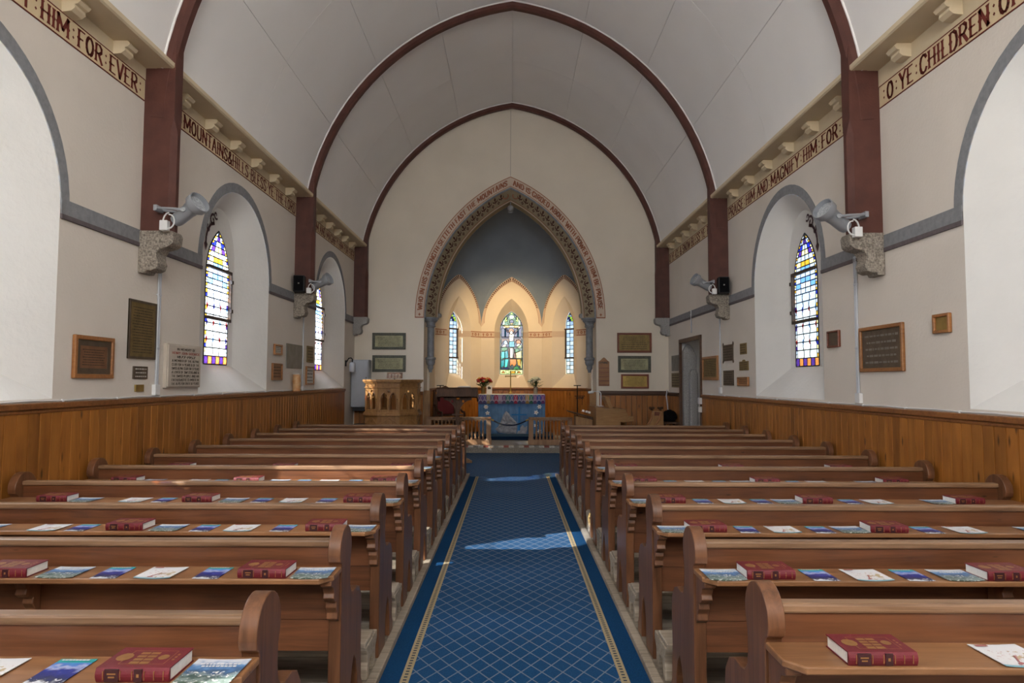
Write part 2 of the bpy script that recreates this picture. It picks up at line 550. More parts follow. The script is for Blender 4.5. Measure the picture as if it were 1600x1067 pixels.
_C = [(.54, .78), (.46, .94), (.31, 1), (.16, .9), (.09, .66), (.09, .34), (.16, .1), (.31, 0), (.46, .06), (.54, .22)]
GLYPH = {
    'A': (.66, [[(.08, 0), (.33, 1)], [(.58, 0), (.33, 1)], [(.17, .36), (.49, .36)]]),
    'B': (.64, [.13, [(.13, 1), (.38, 1), (.5, .88), (.5, .65), (.38, .53), (.13, .53)], [(.38, .53), (.55, .4), (.55, .14), (.4, 0), (.13, 0)]]),
    'C': (.62, [_C]),
    'D': (.64, [.13, [(.13, 1), (.35, 1), (.5, .85), (.55, .6), (.55, .4), (.5, .15), (.35, 0), (.13, 0)]]),
    'E': (.6, [.14, [(.14, .97), (.52, .97)], [(.14, .5), (.42, .5)], [(.14, .03), (.54, .03)]]),
    'F': (.58, [.14, [(.14, .97), (.54, .97)], [(.14, .52), (.42, .52)]]),
    'G': (.64, [_C, [(.55, .04), (.55, .42), (.36, .42)]]),
    'H': (.66, [.13, .53, [(.13, .5), (.53, .5)]]),
    'I': (.3, [.15]),
    'J': (.46, [[(.3, 1), (.3, .2), (.22, .03), (.08, .06)]]),
    'K': (.64, [.13, [(.13, .42), (.54, 1)], [(.26, .55), (.56, 0)]]),
    'L': (.56, [.14, [(.14, .03), (.5, .03)]]),
    'M': (.88, [.12, .76, [(.12, 1), (.44, .25)], [(.44, .25), (.76, 1)]]),
    'N': (.7, [.12, .58, [(.12, 1), (.58, 0)]]),
    'O': (.66, [el(.33, .5, .23, .48)]),
    'P': (.6, [.13, [(.13, 1), (.38, 1), (.52, .86), (.52, .6), (.38, .46), (.13, .46)]]),
    'R': (.64, [.13, [(.13, 1), (.38, 1), (.52, .86), (.52, .64), (.38, .5), (.13, .5)], [(.3, .5), (.58, 0)]]),
    'S': (.6, [[(.5, .8), (.42, .95), (.29, 1), (.14, .91), (.1, .75), (.18, .6), (.42, .42), (.51, .27), (.46, .09), (.31, 0), (.16, .05), (.08, .2)]]),
    'T': (.6, [.3, [(.03, .97), (.57, .97)]]),
    'U': (.66, [[(.12, 1), (.12, .25), (.2, .05), (.33, 0), (.46, .05), (.54, .25), (.54, 1)]]),
    'V': (.62, [[(.06, 1), (.31, 0)], [(.31, 0), (.56, 1)]]),
    'W': (.9, [[(.05, 1), (.25, 0)], [(.25, 0), (.45, .85)], [(.45, .85), (.65, 0)], [(.65, 0), (.85, 1)]]),
    'X': (.62, [[(.06, 1), (.56, 0)], [(.56, 1), (.06, 0)]]),
    'Y': (.62, [[(.31, 0), (.31, .5)], [(.06, 1), (.31, .48)], [(.56, 1), (.31, .48)]]),
    'Z': (.6, [[(.08, .97), (.52, .97)], [(.52, .97), (.08, .03)], [(.08, .03), (.54, .03)]]),
    '&': (.68, [[(.6, 0), (.2, .72), (.24, .94), (.36, .98), (.44, .84), (.36, .64), (.12, .36), (.1, .14), (.24, 0), (.44, .08), (.6, .4)]]),
    ':': (.46, ['d.3', 'd.7']), '.': (.34, ['d.5']), '-': (.4, [[(.08, .5), (.32, .5)]]), ' ': (.34, []),
    '1': (.34, [.17]), '7': (.56, [[(.06, .97), (.5, .97)], [(.5, .97), (.2, 0)]]), '8': (.6, [el(.3, .26, .2, .25), el(.3, .74, .17, .23)]),
    '9': (.6, [el(.3, .7, .2, .27), [(.5, .7), (.36, 0)]]), '5': (.58, [[(.5, .97), (.14, .97)], [(.14, .97), (.12, .56), (.36, .6), (.5, .42), (.46, .12), (.28, 0), (.1, .1)]]),
    '3': (.58, [[(.1, .85), (.28, 1), (.46, .86), (.46, .66), (.26, .54)], [(.26, .54), (.48, .42), (.48, .14), (.28, 0), (.08, .12)]]), '0': (.6, [el(.3, .5, .2, .48)]),
}


def letters(text, tv=.15, th=.09, flare=True):
    """list of 2D polygons (height 1) and the total width"""
    x, out = 0, []
    for ch in text:
        w, st = GLYPH[ch]
        for k in st:
            if isinstance(k, float):
                c, h = x + k, tv / 2
                if flare:
                    R = [(h + .05, 0), (h, .13), (h, .4), (h + .06, .5), (h, .6), (h, .87), (h + .05, 1)]
                else:
                    R = [(h, 0), (h, 1)]
                out.append([(c + a, b) for a, b in R] + [(c - a, b) for a, b in reversed(R)])
            elif isinstance(k, str):
                b = float(k[1:])
                out.append([(x + w / 2, b - .09), (x + w / 2 + .07, b), (x + w / 2, b + .09), (x + w / 2 - .07, b)])
            else:
                for (x0, y0), (x1, y1) in zip(k[:-1], k[1:]):
                    dx, dy = x1 - x0, y1 - y0
                    l = math.hypot(dx, dy)
                    t = (tv * abs(dy) + th * abs(dx)) / l / 2
                    ux, uy = dx / l, dy / l
                    a0, b0, a1, b1 = x + x0 - ux * t * .5, y0 - uy * t * .5, x + x1 + ux * t * .5, y1 + uy * t * .5
                    out.append([(a0 - uy * t, b0 + ux * t), (a1 - uy * t, b1 + ux * t), (a1 + uy * t, b1 - ux * t), (a0 + uy * t, b0 - ux * t)])
        x += w
    return out, x


def write(text, fn, mt, parent, name='lettering', **kw):
    """fn(u in 0..1 along the whole line, v in 0..1) gives the place of a point of the writing"""
    polys, w = letters(text, **kw)
    mb = MB()
    for p in polys:
        mb.add([fn(u / w, v) for u, v in p], [tuple(range(len(p)))])
    return mb.build(name, mt, parent)


# ------------------------------------------------------------------ setting: side walls with window reveals
WX = 3.35
YB, YE = -2.5, 14.55            # west wall, chancel arch wall
ZC = 4.31                       # cornice soffit
HW = 1.02                       # half width of a window opening
ZS, ZA, ZBOT = 2.74, 3.75, 1.33
XG = 3.60                       # glass plane


def side_wall(side, name, wins, extra_hole=None, zbot=ZBOT):
    s = side
    mb = MB()
    ys = YB

    def q(y0, y1, z0, z1):
        mb.quad((s * WX, y0, z0), (s * WX, y1, z0), (s * WX, y1, z1), (s * WX, y0, z1))
    holes = [(c - HW, c + HW, 'w') for c in wins]
    if extra_hole:
        holes.append(extra_hole)
    holes.sort(key=lambda h: h[0])
    for y0, y1, kind in holes:
        q(ys, y0, -.05, ZC + .05)
        if kind == 'w':
            q(y0, y1, -.05, zbot)
            a = rarch(HW, ZS, ZA, 14, (y0 + y1) / 2)
            for (ya, za), (yb, zb) in zip(a[:-1], a[1:]):
                mb.quad((s * WX, ya, za), (s * WX, yb, zb), (s * WX, yb, ZC + .05), (s * WX, ya, ZC + .05))
        else:
            q(y0, y1, kind, ZC + .05)
        ys = y1
    q(ys, YE, -.05, ZC + .05)
    return tag(mb.build(name, 'plaster'), kind='structure')


DOOR_Y0, DOOR_Y1, DOOR_Z = 12.05, 13.50, 2.24
ZBR = 1.275
wall_l = side_wall(-1, 'wall_left', WIN_L)
wall_r = side_wall(1, 'wall_right', WIN_R, (DOOR_Y0, DOOR_Y1, DOOR_Z), ZBR)

LAN_H, LAN_B, LAN_S, LAN_T = .325, 1.66, 2.72, 3.30          # lancet light


def lancet_hw(z, h=LAN_H, zs=LAN_S, zt=LAN_T):
    if z <= zs:
        return h
    r = zt - zs
    R = (h * h + r * r) / (2 * h)
    return max(0, h - R + math.sqrt(max(0, R * R - (z - zs) ** 2)))


def glaze(win, fn, h, zb, zs, zt, cols, rowh, rich=True, gems=True, border=True):
    """leaded light: every pane an object; fn(u, z, w) with w towards the room"""
    bw = .048 if border else 0

    def pane(name, pts, g, w=0.0):
        return MB().add([fn(u, z, w) for u, z in pts], [tuple(range(len(pts)))]).build(name, GL[g], win)

    hw = lambda z: lancet_hw(z, h, zs, zt)
    lead = MB()

    def bar(p, q2, t=.008):
        dx, dz = q2[0] - p[0], q2[1] - p[1]
        l = math.hypot(dx, dz)
        if l < .004:
            return
        nx, nz = -dz / l * t / 2, dx / l * t / 2
        a = [(p[0] + nx, p[1] + nz), (q2[0] + nx, q2[1] + nz), (q2[0] - nx, q2[1] - nz), (p[0] - nx, p[1] - nz)]
        lead.add([fn(u, z, .004) for u, z in a] + [fn(u, z, -.004) for u, z in a],
                 [(0, 1, 2, 3), (7, 6, 5, 4), (0, 4, 5, 1), (1, 5, 6, 2), (2, 6, 7, 3), (3, 7, 4, 0)])
    zb0 = zb + (.10 if rich else 0)
    zh = zs - .16 if rich else zt - .22       # the patterned head begins here
    if not gems:
        zh = zt - .3
    nb_ = max(1, int(round((zh - zb0) / rowh)))
    zr = [zb0 + (zh - zb0) * i / nb_ for i in range(nb_ + 1)]
    nh = max(2, int(round((zt - zh) / (rowh * .62))))
    zr += [zh + (zt - zh) * (i + 1) / nh for i in range(nh)]
    lt = .012 if rich else .013
    for i in range(len(zr) - 1):
        z0, z1 = zr[i], zr[i + 1]
        i0, i1 = max(0, hw(z0) - bw), max(0, hw(z1) - bw)
        o0, o1 = hw(z0), hw(z1)
        head = z0 > zh - .01
        nc = cols + (1 if head and gems and i0 > .1 else 0)
        if border:
            for j in range(2):
                za, zc = z0 + (z1 - z0) * j / 2, z0 + (z1 - z0) * (j + 1) / 2
                ia, ic, oa, oc_ = max(0, hw(za) - bw), max(0, hw(zc) - bw), hw(za), hw(zc)
                for sg in (-1, 1):
                    near = (sg * -1) if fn(1, 0, 0)[1] > fn(0, 0, 0)[1] else sg
                    if near > 0 or head:
                        g = ('yellow', 'clear', 'cream', 'blue', 'yellow', 'frost')[(i * 2 + j + (sg > 0)) % 6]
                    else:
                        g = ('clear', 'frost', 'purple', 'clear', 'flesh')[(i * 2 + j) % 5]
                    pane('border_pane', [(sg * oa, za), (sg * ia, za), (sg * ic, zc), (sg * oc_, zc)], g)
                    bar((sg * ia, za), (sg * ic, zc), .006)
                    bar((sg * oa, za), (sg * ia, za), .006)
        for c in range(nc):
            a0, b0 = -i0 + 2 * i0 * c / nc, -i0 + 2 * i0 * (c + 1) / nc
            a1, b1 = -i1 + 2 * i1 * c / nc, -i1 + 2 * i1 * (c + 1) / nc
            if b0 - a0 < .004:
                continue
            g = 'clear'
            if head and rich:
                g = ('sky', 'frost', 'frost', 'yellow', 'sky', 'purple', 'frost', 'clear', 'blue', 'cream')[(i * 3 + min(c, nc - 1 - c) * 4) % 10] if z0 > zs + .05 else ('frost', 'clear', 'frost', 'sky', 'frost')[(i * 2 + min(c, nc - 1 - c) * 3) % 5]
            elif rich and z0 > zh - .24:
                g = 'frost'
            elif not rich:
                g = ('clear', 'frost')[(i + c) % 2] if not head else ('lime', 'frost', 'navy')[(i + c) % 3]
            pts = [(a0, z0), (b0, z0), (b1, z1), (a1, z1)] if b1 - a1 > .004 else [(a0, z0), (b0, z0), ((a1 + b1) / 2, z1)]
            pane('pane', pts, g)
            if c:
                mid = (a0 + a1) / 2 + (rowh * .16 * (1 if (i + c) % 2 else -1) if not head and rich else 0)
                zz = (z0 + z1) / 2
                bar((a0, z0), (mid, zz), lt * .75)
                bar((mid, zz), (a1, z1), lt * .75)
        bar((-o0, z0), (o0, z0), lt)
        if gems and not head and i % 2 == 0 and i > 0:
            for c in range(cols + 1) if rich else range(1, cols):
                u = -i0 + 2 * i0 * c / cols
                k = ('red', 'blue', 'red', 'sky')[(c + i // 2) % 4]
                d = .032 if rich else .022
                pane('gem_pane', [(u, z0 - d * 1.25), (u + d, z0), (u, z0 + d * 1.25), (u - d, z0)], k, .006)
    if rich:
        for k in range(6):
            a, b = -h + 2 * h * k / 6, -h + 2 * h * (k + 1) / 6
            pane('base_pane', [(a, zb), (b, zb), (b, zb0), (a, zb0)], ('rust', 'purple')[k % 2])
            c = (a + b) / 2
            pane('roundel', [(c + .038 * math.cos(t * pi / 4), zb + .05 + .034 * math.sin(t * pi / 4)) for t in range(8)], 'plain', .006)
            bar((a, zb), (a, zb0))
    for p, q2 in zip(outline(parch(h, zs, zt, 10), zb, 1)[:-1], outline(parch(h, zs, zt, 10), zb, 1)[1:]):
        bar(p, q2, .016)
    bar((-h, zb), (h, zb), .016)
    tag(lead.build('lead_came', 'lead', win), kind='stuff')


def iron_frame(win, fn, h, z0, z1, mt='bariron'):
    for z in (z0, z1):
        MB().plate([[(-h - .03, z - .024), (h + .03, z - .024), (h + .03, z + .012), (-h - .03, z + .012)]], lambda u, v, w: fn(u, v, .01 + w), .035).build('casement_bar', mt, win)
    far = 1 if fn(1, 0, 0)[1] > fn(0, 0, 0)[1] else -1
    for u in (far * (h + .015),):
        MB().plate([[(u - .011, z0), (u + .011, z0), (u + .011, z1), (u - .011, z1)]], lambda a, v, w: fn(a, v, .01 + w), .035).build('casement_stile', mt, win)
        for z in (z0 + .12, z1 - .12):
            MB().plate([[(u - .028, z - .022), (u + .028, z - .022), (u + .028, z + .022), (u - .028, z + .022)]], lambda a, v, w: fn(a, v, .03 + w), .03).build('hinge', mt, win)


def scroll_paint(win, fn, sgn):
    """painted scroll beside the head of the light"""
    mb = MB()

    def curl(cx, cz, r, a0, turns, dirn, t=.016):
        P = []
        k = 16
        for i in range(k + 1):
            f = i / k
            a = a0 + dirn * f * turns * 2 * pi
            rr = r * (1 - .82 * f)
            P.append((cx + rr * math.cos(a), cz + rr * math.sin(a)))
        stroke(P, t)

    def stroke(P, t):
        for (x0, y0), (x1, y1) in zip(P[:-1], P[1:]):
            l = math.hypot(x1 - x0, y1 - y0) or 1
            nx, ny = -(y1 - y0) / l * t / 2, (x1 - x0) / l * t / 2
            mb.add([fn(sgn * u, v, 0) for u, v in ((x0 + nx, y0 + ny), (x1 + nx, y1 + ny), (x1 - nx, y1 - ny), (x0 - nx, y0 - ny))], [(0, 1, 2, 3)])
    curl(.225, 3.39, .075, 2.0, 1.1, -1, .030)
    curl(.14, 3.47, .055, 3.8, 1.0, 1, .026)
    curl(.33, 3.27, .05, 1.2, 1.0, -1, .026)
    stroke([(.17, 3.36), (.27, 3.33), (.35, 3.25), (.385, 3.16), (.39, 3.09)], .036)
    mb.add([fn(sgn * u, v, 0) for u, v in ((.39, 3.12), (.435, 3.07), (.39, 2.99), (.345, 3.07))], [(0, 1, 2, 3)])
    tag(mb.build('painted_scroll', mat('scroll_paint_%d' % len(bpy.data.materials), (.075, .03, .038), .7), win), kind='stuff')


wi = 0
for s, wins, zb in ((-1, WIN_L, ZBOT), (1, WIN_R, ZBR)):
    for yc in wins:
        wi += 1
        front = outline(rarch(HW, ZS, ZA, 12), zb)
        back = outline(rarch(.45, 2.95, 3.58, 12), LAN_B - .02)
        lan = outline(parch(LAN_H, LAN_S, LAN_T, 12), LAN_B)
        win = root('window_%d' % wi)
        mb = MB()
        k = len(front)
        vs = [(s * WX, yc + u, z) for u, z in front] + [(s * XG, yc + u, z) for u, z in back]
        mb.add(vs, [(i, (i + 1) % k, k + (i + 1) % k, k + i) for i in range(k - 1)])
        mb.build('reveal', 'white_plaster', win, smooth=True)
        MB().quad((s * WX, yc - HW, zb), (s * WX, yc + HW, zb), (s * XG, yc + .45, LAN_B - .02), (s * XG, yc - .45, LAN_B - .02)).build('sill', 'white_plaster', win)
        mb = MB()
        k2 = len(lan)
        mb.add([(s * XG, yc + u, z) for u, z in back] + [(s * (XG + .02), yc + u, z) for u, z in lan], [(i, (i + 1) % k2, k + (i + 1) % k2, k + i) for i in range(k2)])
        mb.build('light_surround', 'white_plaster', win)
        fn = (lambda s, yc: lambda u, z, w: (s * (XG + .015 - w), yc - s * u * -1, z))(s, yc)
        if yc > 8:
            glaze(win, fn, LAN_H, LAN_B, LAN_S, LAN_T, 3, .105)
            iron_frame(win, fn, LAN_H - .02, 2.22, 2.83)
            if yc < 10:
                scroll_paint(win, lambda u, v, w, s=s, yc=yc: (s * (XG - .006), yc + u, v), -1)
        else:
            glaze(win, fn, LAN_H, LAN_B, LAN_S, LAN_T, 1, .6, gems=False, border=False)

# grey painted surrounds and string courses
for s, wins, wall in ((-1, WIN_L, wall_l), (1, WIN_R, wall_r)):
    zt = 2.815 if s < 0 else 2.785
    z0 = zt - .115
    fnw = (lambda s: lambda y, z, w: (s * (WX - w), y, z))(s)
    ys = YB
    for yc in wins:
        ain = [(y, z) for y, z in rarch(HW + .004, ZS, ZA + .004, 14, yc) if z >= z0]
        aout = [(y, z) for y, z in rarch(HW + .10, ZS, ZA + .115, 14, yc) if z >= z0]
        ain = [(yc - HW - .004, z0)] + ain + [(yc + HW + .004, z0)]
        aout = [(yc - HW - .10, z0)] + aout + [(yc + HW + .10, z0)]
        MB().plate([ain + aout[::-1]], fnw, .006).build('painted_arch_band', 'greypaint', wall)
    segs = []
    ys = YB
    for yc in wins:
        segs.append((ys, yc - HW - .004))
        ys = yc + HW + .004
    segs.append((ys, YE))
    for a, b in segs:
        MB().plate([[(a, z0), (b, z0), (b, zt), (a, zt)]], fnw, .010).build('string_course', 'greypaint', wall)
        MB().plate([[(a, z0 - .035), (b, z0 - .035), (b, z0), (a, z0)]], fnw, .016).build('string_moulding', 'greydark', wall)  # dark lower moulding of the string course

# ------------------------------------------------------------------ west wall (behind the camera) with an unseen large window added for fill light
mb = MB()
aw = outline(parch(1.5, 4.4, 6.1, 10), 2.9, 4)
outer = [(-4.2, -.1), (4.2, -.1), (4.2, 8), (-4.2, 8)]
mb.plate([outer, aw], lambda u, v, w: (u, YB - w, v), .35)
tag(mb.build('wall_back', 'plaster'), kind='structure')
wi += 1
win = root('window_%d' % wi)
for a, b in ((-1.5, -.52), (-.48, .48), (.52, 1.5)):
    zz = [2.9, 4.4 if a < -.6 or a > .5 else 5.6]
    MB().add([(a, YB - .3, 2.9), (b, YB - .3, 2.9), (b, YB - .3, 6.1), (a, YB - .3, 6.1)], [(0, 1, 2, 3)]).build('pane', GL['plain'], win)
for u in (-.5, .5):
    box_o('mullion', 'granite_grey', win, (u, YB - .25, 4.4), (.07, .12, 3.2))

# ------------------------------------------------------------------ ceiling: board panels between the ribs
AC, AZ, AR = -.567, 3.688, 3.72
RC = AR + .10
a0 = math.asin((ZC - AZ) / RC)
a1 = math.acos(-AC / RC)


def vault_pt(s, ang, R, y):
    return (s * (AC + R * math.cos(ang)), y, AZ + R * math.sin(ang))


ceil = MB()
for s in (-1, 1):
    n = 24
    ab = math.acos(-AC / (RC + .03))
    for i in range(n):
        aa = math.asin((ZC + .02 - AZ) / (RC + .03))
        t0, t1 = aa + (ab - aa) * i / n, aa + (ab - aa) * (i + 1) / n
        ceil.quad(vault_pt(s, t0, RC + .03, YB - .4), vault_pt(s, t1, RC + .03, YB - .4), vault_pt(s, t1, RC + .03, YE + .1), vault_pt(s, t0, RC + .03, YE + .1))
    ceil.quad((s * 3.17, YB - .4, ZC + .02), (s * 3.6, YB - .4, ZC + .02), (s * 3.6, YE + .1, ZC + .02), (s * 3.17, YE + .1, ZC + .02))
ceiling = tag(ceil.build('ceiling', 'ceiling'), kind='structure')
RIBS = [1.75, 6.09, 10.46, 14.40]
bays = [(YB, 1.75), (1.89, 6.09), (6.23, 10.46), (10.60, 14.40)]
for y0, y1 in bays:
    for s in (-1, 1):
        for k in range(4):
            for h in range(2):
                ya = y0 + (y1 - y0) * h / 2 + (.0025 if h else 0)
                yb = y0 + (y1 - y0) * (h + 1) / 2 - (0 if h else .0025)
                ta = a0 + (a1 - a0) * k / 4 + .0007
                tb = a0 + (a1 - a0) * (k + 1) / 4 - .0007
                mb = MB()
                n = 7
                vs, fs = [], []
                for i in range(n + 1):
                    t = ta + (tb - ta) * i / n
                    vs += [vault_pt(s, t, RC, ya), vault_pt(s, t, RC, yb), vault_pt(s, t, RC + .02, ya), vault_pt(s, t, RC + .02, yb)]
                for i in range(n):
                    b = i * 4
                    fs += [(b, b + 1, b + 5, b + 4), (b, b + 4, b + 6, b + 2), (b + 1, b + 3, b + 7, b + 5)]
                fs += [(0, 2, 3, 1), (4 * n, 4 * n + 1, 4 * n + 3, 4 * n + 2)]
                mb.add(vs, fs).build('panel', 'ceiling', ceiling, smooth=True)

# ------------------------------------------------------------------ timber ribs on stone corbels
tr = 0
ZPB = 2.81
corb = [(0, 0), (.335, 0), (.355, -.035), (.345, -.115), (.30, -.145), (.215, -.165), (.185, -.205), (.19, -.255), (.205, -.295), (.185, -.345), (.13, -.365), (.08, -.36), (.075, -.385), (0, -.385)]
for yr in RIBS:
    tr += 1
    rib = root('trim_%d' % tr, 'dark red timber roof rib on granite corbels')
    tk = .14
    for s in (-1, 1):
        # pier: chamfered post
        c = .045
        foot = [(WX, 0), (3.06 + c, 0), (3.06, c), (3.06, tk - c), (3.06 + c, tk), (WX, tk)]
        mb = MB()
        top = [(WX, 0), (3.075, 0), (3.075, .001), (3.075, tk - .001), (3.075, tk), (WX, tk)]
        vs = [(s * x, yr + y, ZPB) for x, y in foot] + [(s * x, yr + y, 3.72) for x, y in foot] + [(s * x, yr + y, 3.86) for x, y in top] + [(s * x, yr + y, ZC + .35) for x, y in top]
        fs = [tuple(range(6)), tuple(range(18, 24))]
        for l in range(3):
            fs += [(l * 6 + i, l * 6 + (i + 1) % 6, l * 6 + 6 + (i + 1) % 6, l * 6 + 6 + i) for i in range(6)]
        mb.add(vs, fs).build('pier', 'rib', rib)
        MB().plate([corb], lambda u, v, w, s=s: (s * (WX - u * .89), yr - .025 + w, ZPB + v), .185).build('corbel', 'granite' if yr < 14 else 'granite_grey', rib, bevel=.02)
        # arch
        mb = MB()
        n = 28
        t0 = a0 - .12
        a1i = math.acos(-AC / AR)
        vs = []
        sec = [(AR + .14, -.006), (AR + .03, -.006), (AR, .03), (AR, tk - .03), (AR + .03, tk + .006), (AR + .14, tk + .006)]
        for i in range(n + 1):
            for R, y in sec:
                te = math.acos(-AC / R)
                t = t0 + (te - t0) * i / n
                vs.append(vault_pt(s, t, R, yr + y))
        fs = []
        for i in range(n):
            fs += [(i * 6 + k, i * 6 + (k + 1) % 6, i * 6 + 6 + (k + 1) % 6, i * 6 + 6 + k) for k in range(6)]
        mb.add(vs, fs + [tuple(range(6)), tuple(range(n * 6, n * 6 + 6))]).build('rib_arch', 'rib', rib)
        # pale bead where the ceiling meets the rib
        for yy in (yr - .012, yr + tk + .012):
            mb = MB()
            mb.tube([vault_pt(s, a0 + (math.acos(-AC / (RC - .006)) - a0) * i / 20, RC - .006, yy) for i in range(21)], .011, 6)
            mb.build('ceiling_bead', 'ceiling', rib, smooth=True)

# ------------------------------------------------------------------ cornice with brackets
brk = [(0, 0), (.125, 0), (.145, -.028), (.125, -.05), (.10, -.056), (.105, -.082), (.075, -.106), (.035, -.112), (0, -.114)]
bme = {}
for s in (-1, 1):
    bme[s] = MB().plate([brk], lambda u, v, w: (-s * u, w - .065, v), .13).mesh('bracket', 'cornice')
for s in (-1, 1):
    for y0, y1 in bays:
        tr += 1
        cor = root('trim_%d' % tr, 'buff cornice with carved brackets')
        prof = [(WX, ZC + .015), (WX, ZC - .0), (3.10, ZC), (3.085, ZC + .012), (3.085, ZC + .05), (3.2, ZC + .05)]
        MB().plate([prof], lambda u, v, w: (s * u, y0 + w, v), y1 - y0).build('soffit', 'cornice', cor)
        nb = 6
        for k in range(nb):
            y = y0 + .47 + (y1 - y0 - .92) * k / (nb - 1)
            if y1 < 2:
                continue
            link('bracket', bme[s], cor, (s * WX, y, ZC - .0), bevel=.012)

# painted inscriptions
INS = {(-1, 1): "PRAISE:HIM:AND:MAGNIFY:HIM:FOR:EVER:", (-1, 2): "O:YE:MOUNTAINS&HILLS.BLESS.YE.THE.LORD", (-1, 3): "PRAISE.HIM.AND.MAGNIFY.HIM.FOR.EVER",
       (1, 1): ":O:YE:CHILDREN:OF", (1, 2): "PRAISE:HIM.AND:MAGNIFY:HIM:FOR:EVER", (1, 3): "O.YE.ICE.&.SNOW.BLESS.YE.THE.LORD"}
for s, wall in ((-1, wall_l), (1, wall_r)):
    zl, zh = (4.0, 4.2) if s < 0 else (3.95, 4.155)
    for b in (1, 2, 3):
        y0, y1 = bays[b][0] + .01, bays[b][1] - .01
        fnw = (lambda s: lambda y, z, w: (s * (WX - w), y, z))(s)
        MB().plate([[(y0, zl), (y1, zl), (y1, zh), (y0, zh)]], fnw, .004).build('inscription_band', 'band', wall)
        MB().plate([[(y0 - .01, zh), (y1 + .01, zh), (y1 + .01, ZC), (y0 - .01, ZC)]], fnw, .004).build('cornice_frieze', 'cornice', wall)
        for za, zb in ((zl, zl + .009), (zh - .009, zh)):
            MB().plate([[(y0, za), (y1, za), (y1, zb), (y0, zb)]], fnw, .006).build('inscription_line', 'letter', wall)
        tx = INS[(s, b)]
        h0, h1 = zl + .028, zh - .028
        l0, l1 = y0 + .04, y1 - .04
        if (s, b) == (1, 1):
            l0 = y1 - .04 - 1.70
        if (s, b) == (-1, 1):
            l0 = y1 - .04 - 3.75
        if s < 0:
            fl = lambda u, v: (-(WX - .007), l0 + (l1 - l0) * u, h0 + (h1 - h0) * v)
        else:
            fl = lambda u, v: (WX - .007, l1 - (l1 - l0) * u, h0 + (h1 - h0) * v)
        tag(write(tx, fl, 'letter', wall, 'painted_lettering'), kind='stuff')

# ------------------------------------------------------------------ floors and steps
AXL, AXR = -.655, .70
floor = tag(MB().span(-3.5, 3.5, YB - .3, 14.36, -.12, -.045).build('floor', 'granite_grey'), kind='structure')
pw = .15
for s, xa, xb in ((-1, -3.33, AXL - .05), (1, AXR + .05, 3.33)):
    pm = MB().box((0, 0, 0), (xb - xa, pw - .006, .045)).mesh('plank', 'floorwood')
    y = 1.1
    while y < 10.9:
        link('plank', pm, floor, ((xa + xb) / 2, y, -.0225))
        y += pw
    box_o('platform_edge', 'worn', floor, (AXL - .025 if s < 0 else AXR + .025, 5.95, -.02), (.05, 10.0, .05), bevel=.006)

chf = root('floor_chancel')
MB().span(-1.95, 1.95, 14.42, 18.0, -.1, .115).build('slab', 'granite_grey', chf)
MB().span(-1.86, 1.86, 14.33, 14.45, -.06, .085).build('step_riser', 'granite', chf, bevel=.012)
tm = {}
for i, k in enumerate(('redtile', 'whitetile', 'greytile')):
    M[k] = mat(k, ((.30, .075, .055), (.56, .52, .46), (.30, .27, .24))[i], .5, var=.15, vs=30)
    tm[k] = MB().box((0, 0, 0), (.102, .17, .035)).mesh('tile', k)
for i in range(34):
    link('tile', tm[('redtile', 'whitetile', 'greytile', 'whitetile')[i % 4]], chf, (-1.80 + i * .106, 14.42, .10))

# carpets
mt, t, b = nt('carpet_lattice')
tc = N(t, 'ShaderNodeTexCoord')
sx = N(t, 'ShaderNodeSeparateXYZ')
t.links.new(tc.outputs['Object'], sx.inputs[0])
u = math_n(t, 'DIVIDE', sx.outputs[0], .108)
v = math_n(t, 'DIVIDE', sx.outputs[1], .168)
wob = math_n(t, 'MULTIPLY', math_n(t, 'SINE', math_n(t, 'MULTIPLY', v, 4 * pi)), .045)
u2 = math_n(t, 'ADD', u, wob)
msk = None
for op in ('ADD', 'SUBTRACT'):
    f = math_n(t, 'FRACT', math_n(t, op, u if op == 'ADD' else u, v))
    d = math_n(t, 'ABSOLUTE', math_n(t, 'SUBTRACT', f, .5))
    l = math_n(t, 'GREATER_THAN', d, .46)
    msk = l if msk is None else math_n(t, 'MAXIMUM', msk, l)
n1 = N(t, 'ShaderNodeTexNoise')
n1.inputs['Scale'].default_value = 160
n1.inputs['Detail'].default_value = 2
t.links.new(tc.outputs['Object'], n1.inputs['Vector'])
base = mixc(t, n1.outputs[0], (.003, .036, .105), (.009, .078, .200))
col = mixc(t, math_n(t, 'MULTIPLY', msk, .55), base, (.27, .29, .31))
t.links.new(col, b.inputs['Base Color'])
b.inputs['Roughness'].default_value = .95
b.inputs['Specular IOR Level'].default_value = .1
b.inputs['Sheen Weight'].default_value = .03
bp = N(t, 'ShaderNodeBump')
bp.inputs['Strength'].default_value = .4
bp.inputs['Distance'].default_value = .004
t.links.new(n1.outputs[0], bp.inputs['Height'])
t.links.new(bp.outputs[0], b.inputs['Normal'])
M['lattice'] = mt
mt, t, b = nt('carpet_gold_border')
tc = N(t, 'ShaderNodeTexCoord')
sx = N(t, 'ShaderNodeSeparateXYZ')
t.links.new(tc.outputs['Object'], sx.inputs[0])
wv = math_n(t, 'FRACT', math_n(t, 'DIVIDE', sx.outputs[1], .034))
dk = math_n(t, 'GREATER_THAN', wv, .55)
ax = math_n(t, 'ABSOLUTE', sx.outputs[0])
dm = math_n(t, 'MULTIPLY', math_n(t, 'LESS_THAN', ax, .009), dk)
t.links.new(mixc(t, dm, (.33, .26, .15), (.02, .03, .05)), b.inputs['Base Color'])
b.inputs['Roughness'].default_value = .95
M['goldborder'] = mt
cz = -.028
carpet = thing('aisle_carpet', 'blue lattice-patterned carpet runner down the middle aisle', 'carpet')
YC1 = 10.80
GBL, GBR = -.545, .590
MB().span(GBL + .03, GBR - .03, 1.0, YC1, -.045, cz).build('field', 'lattice', carpet)
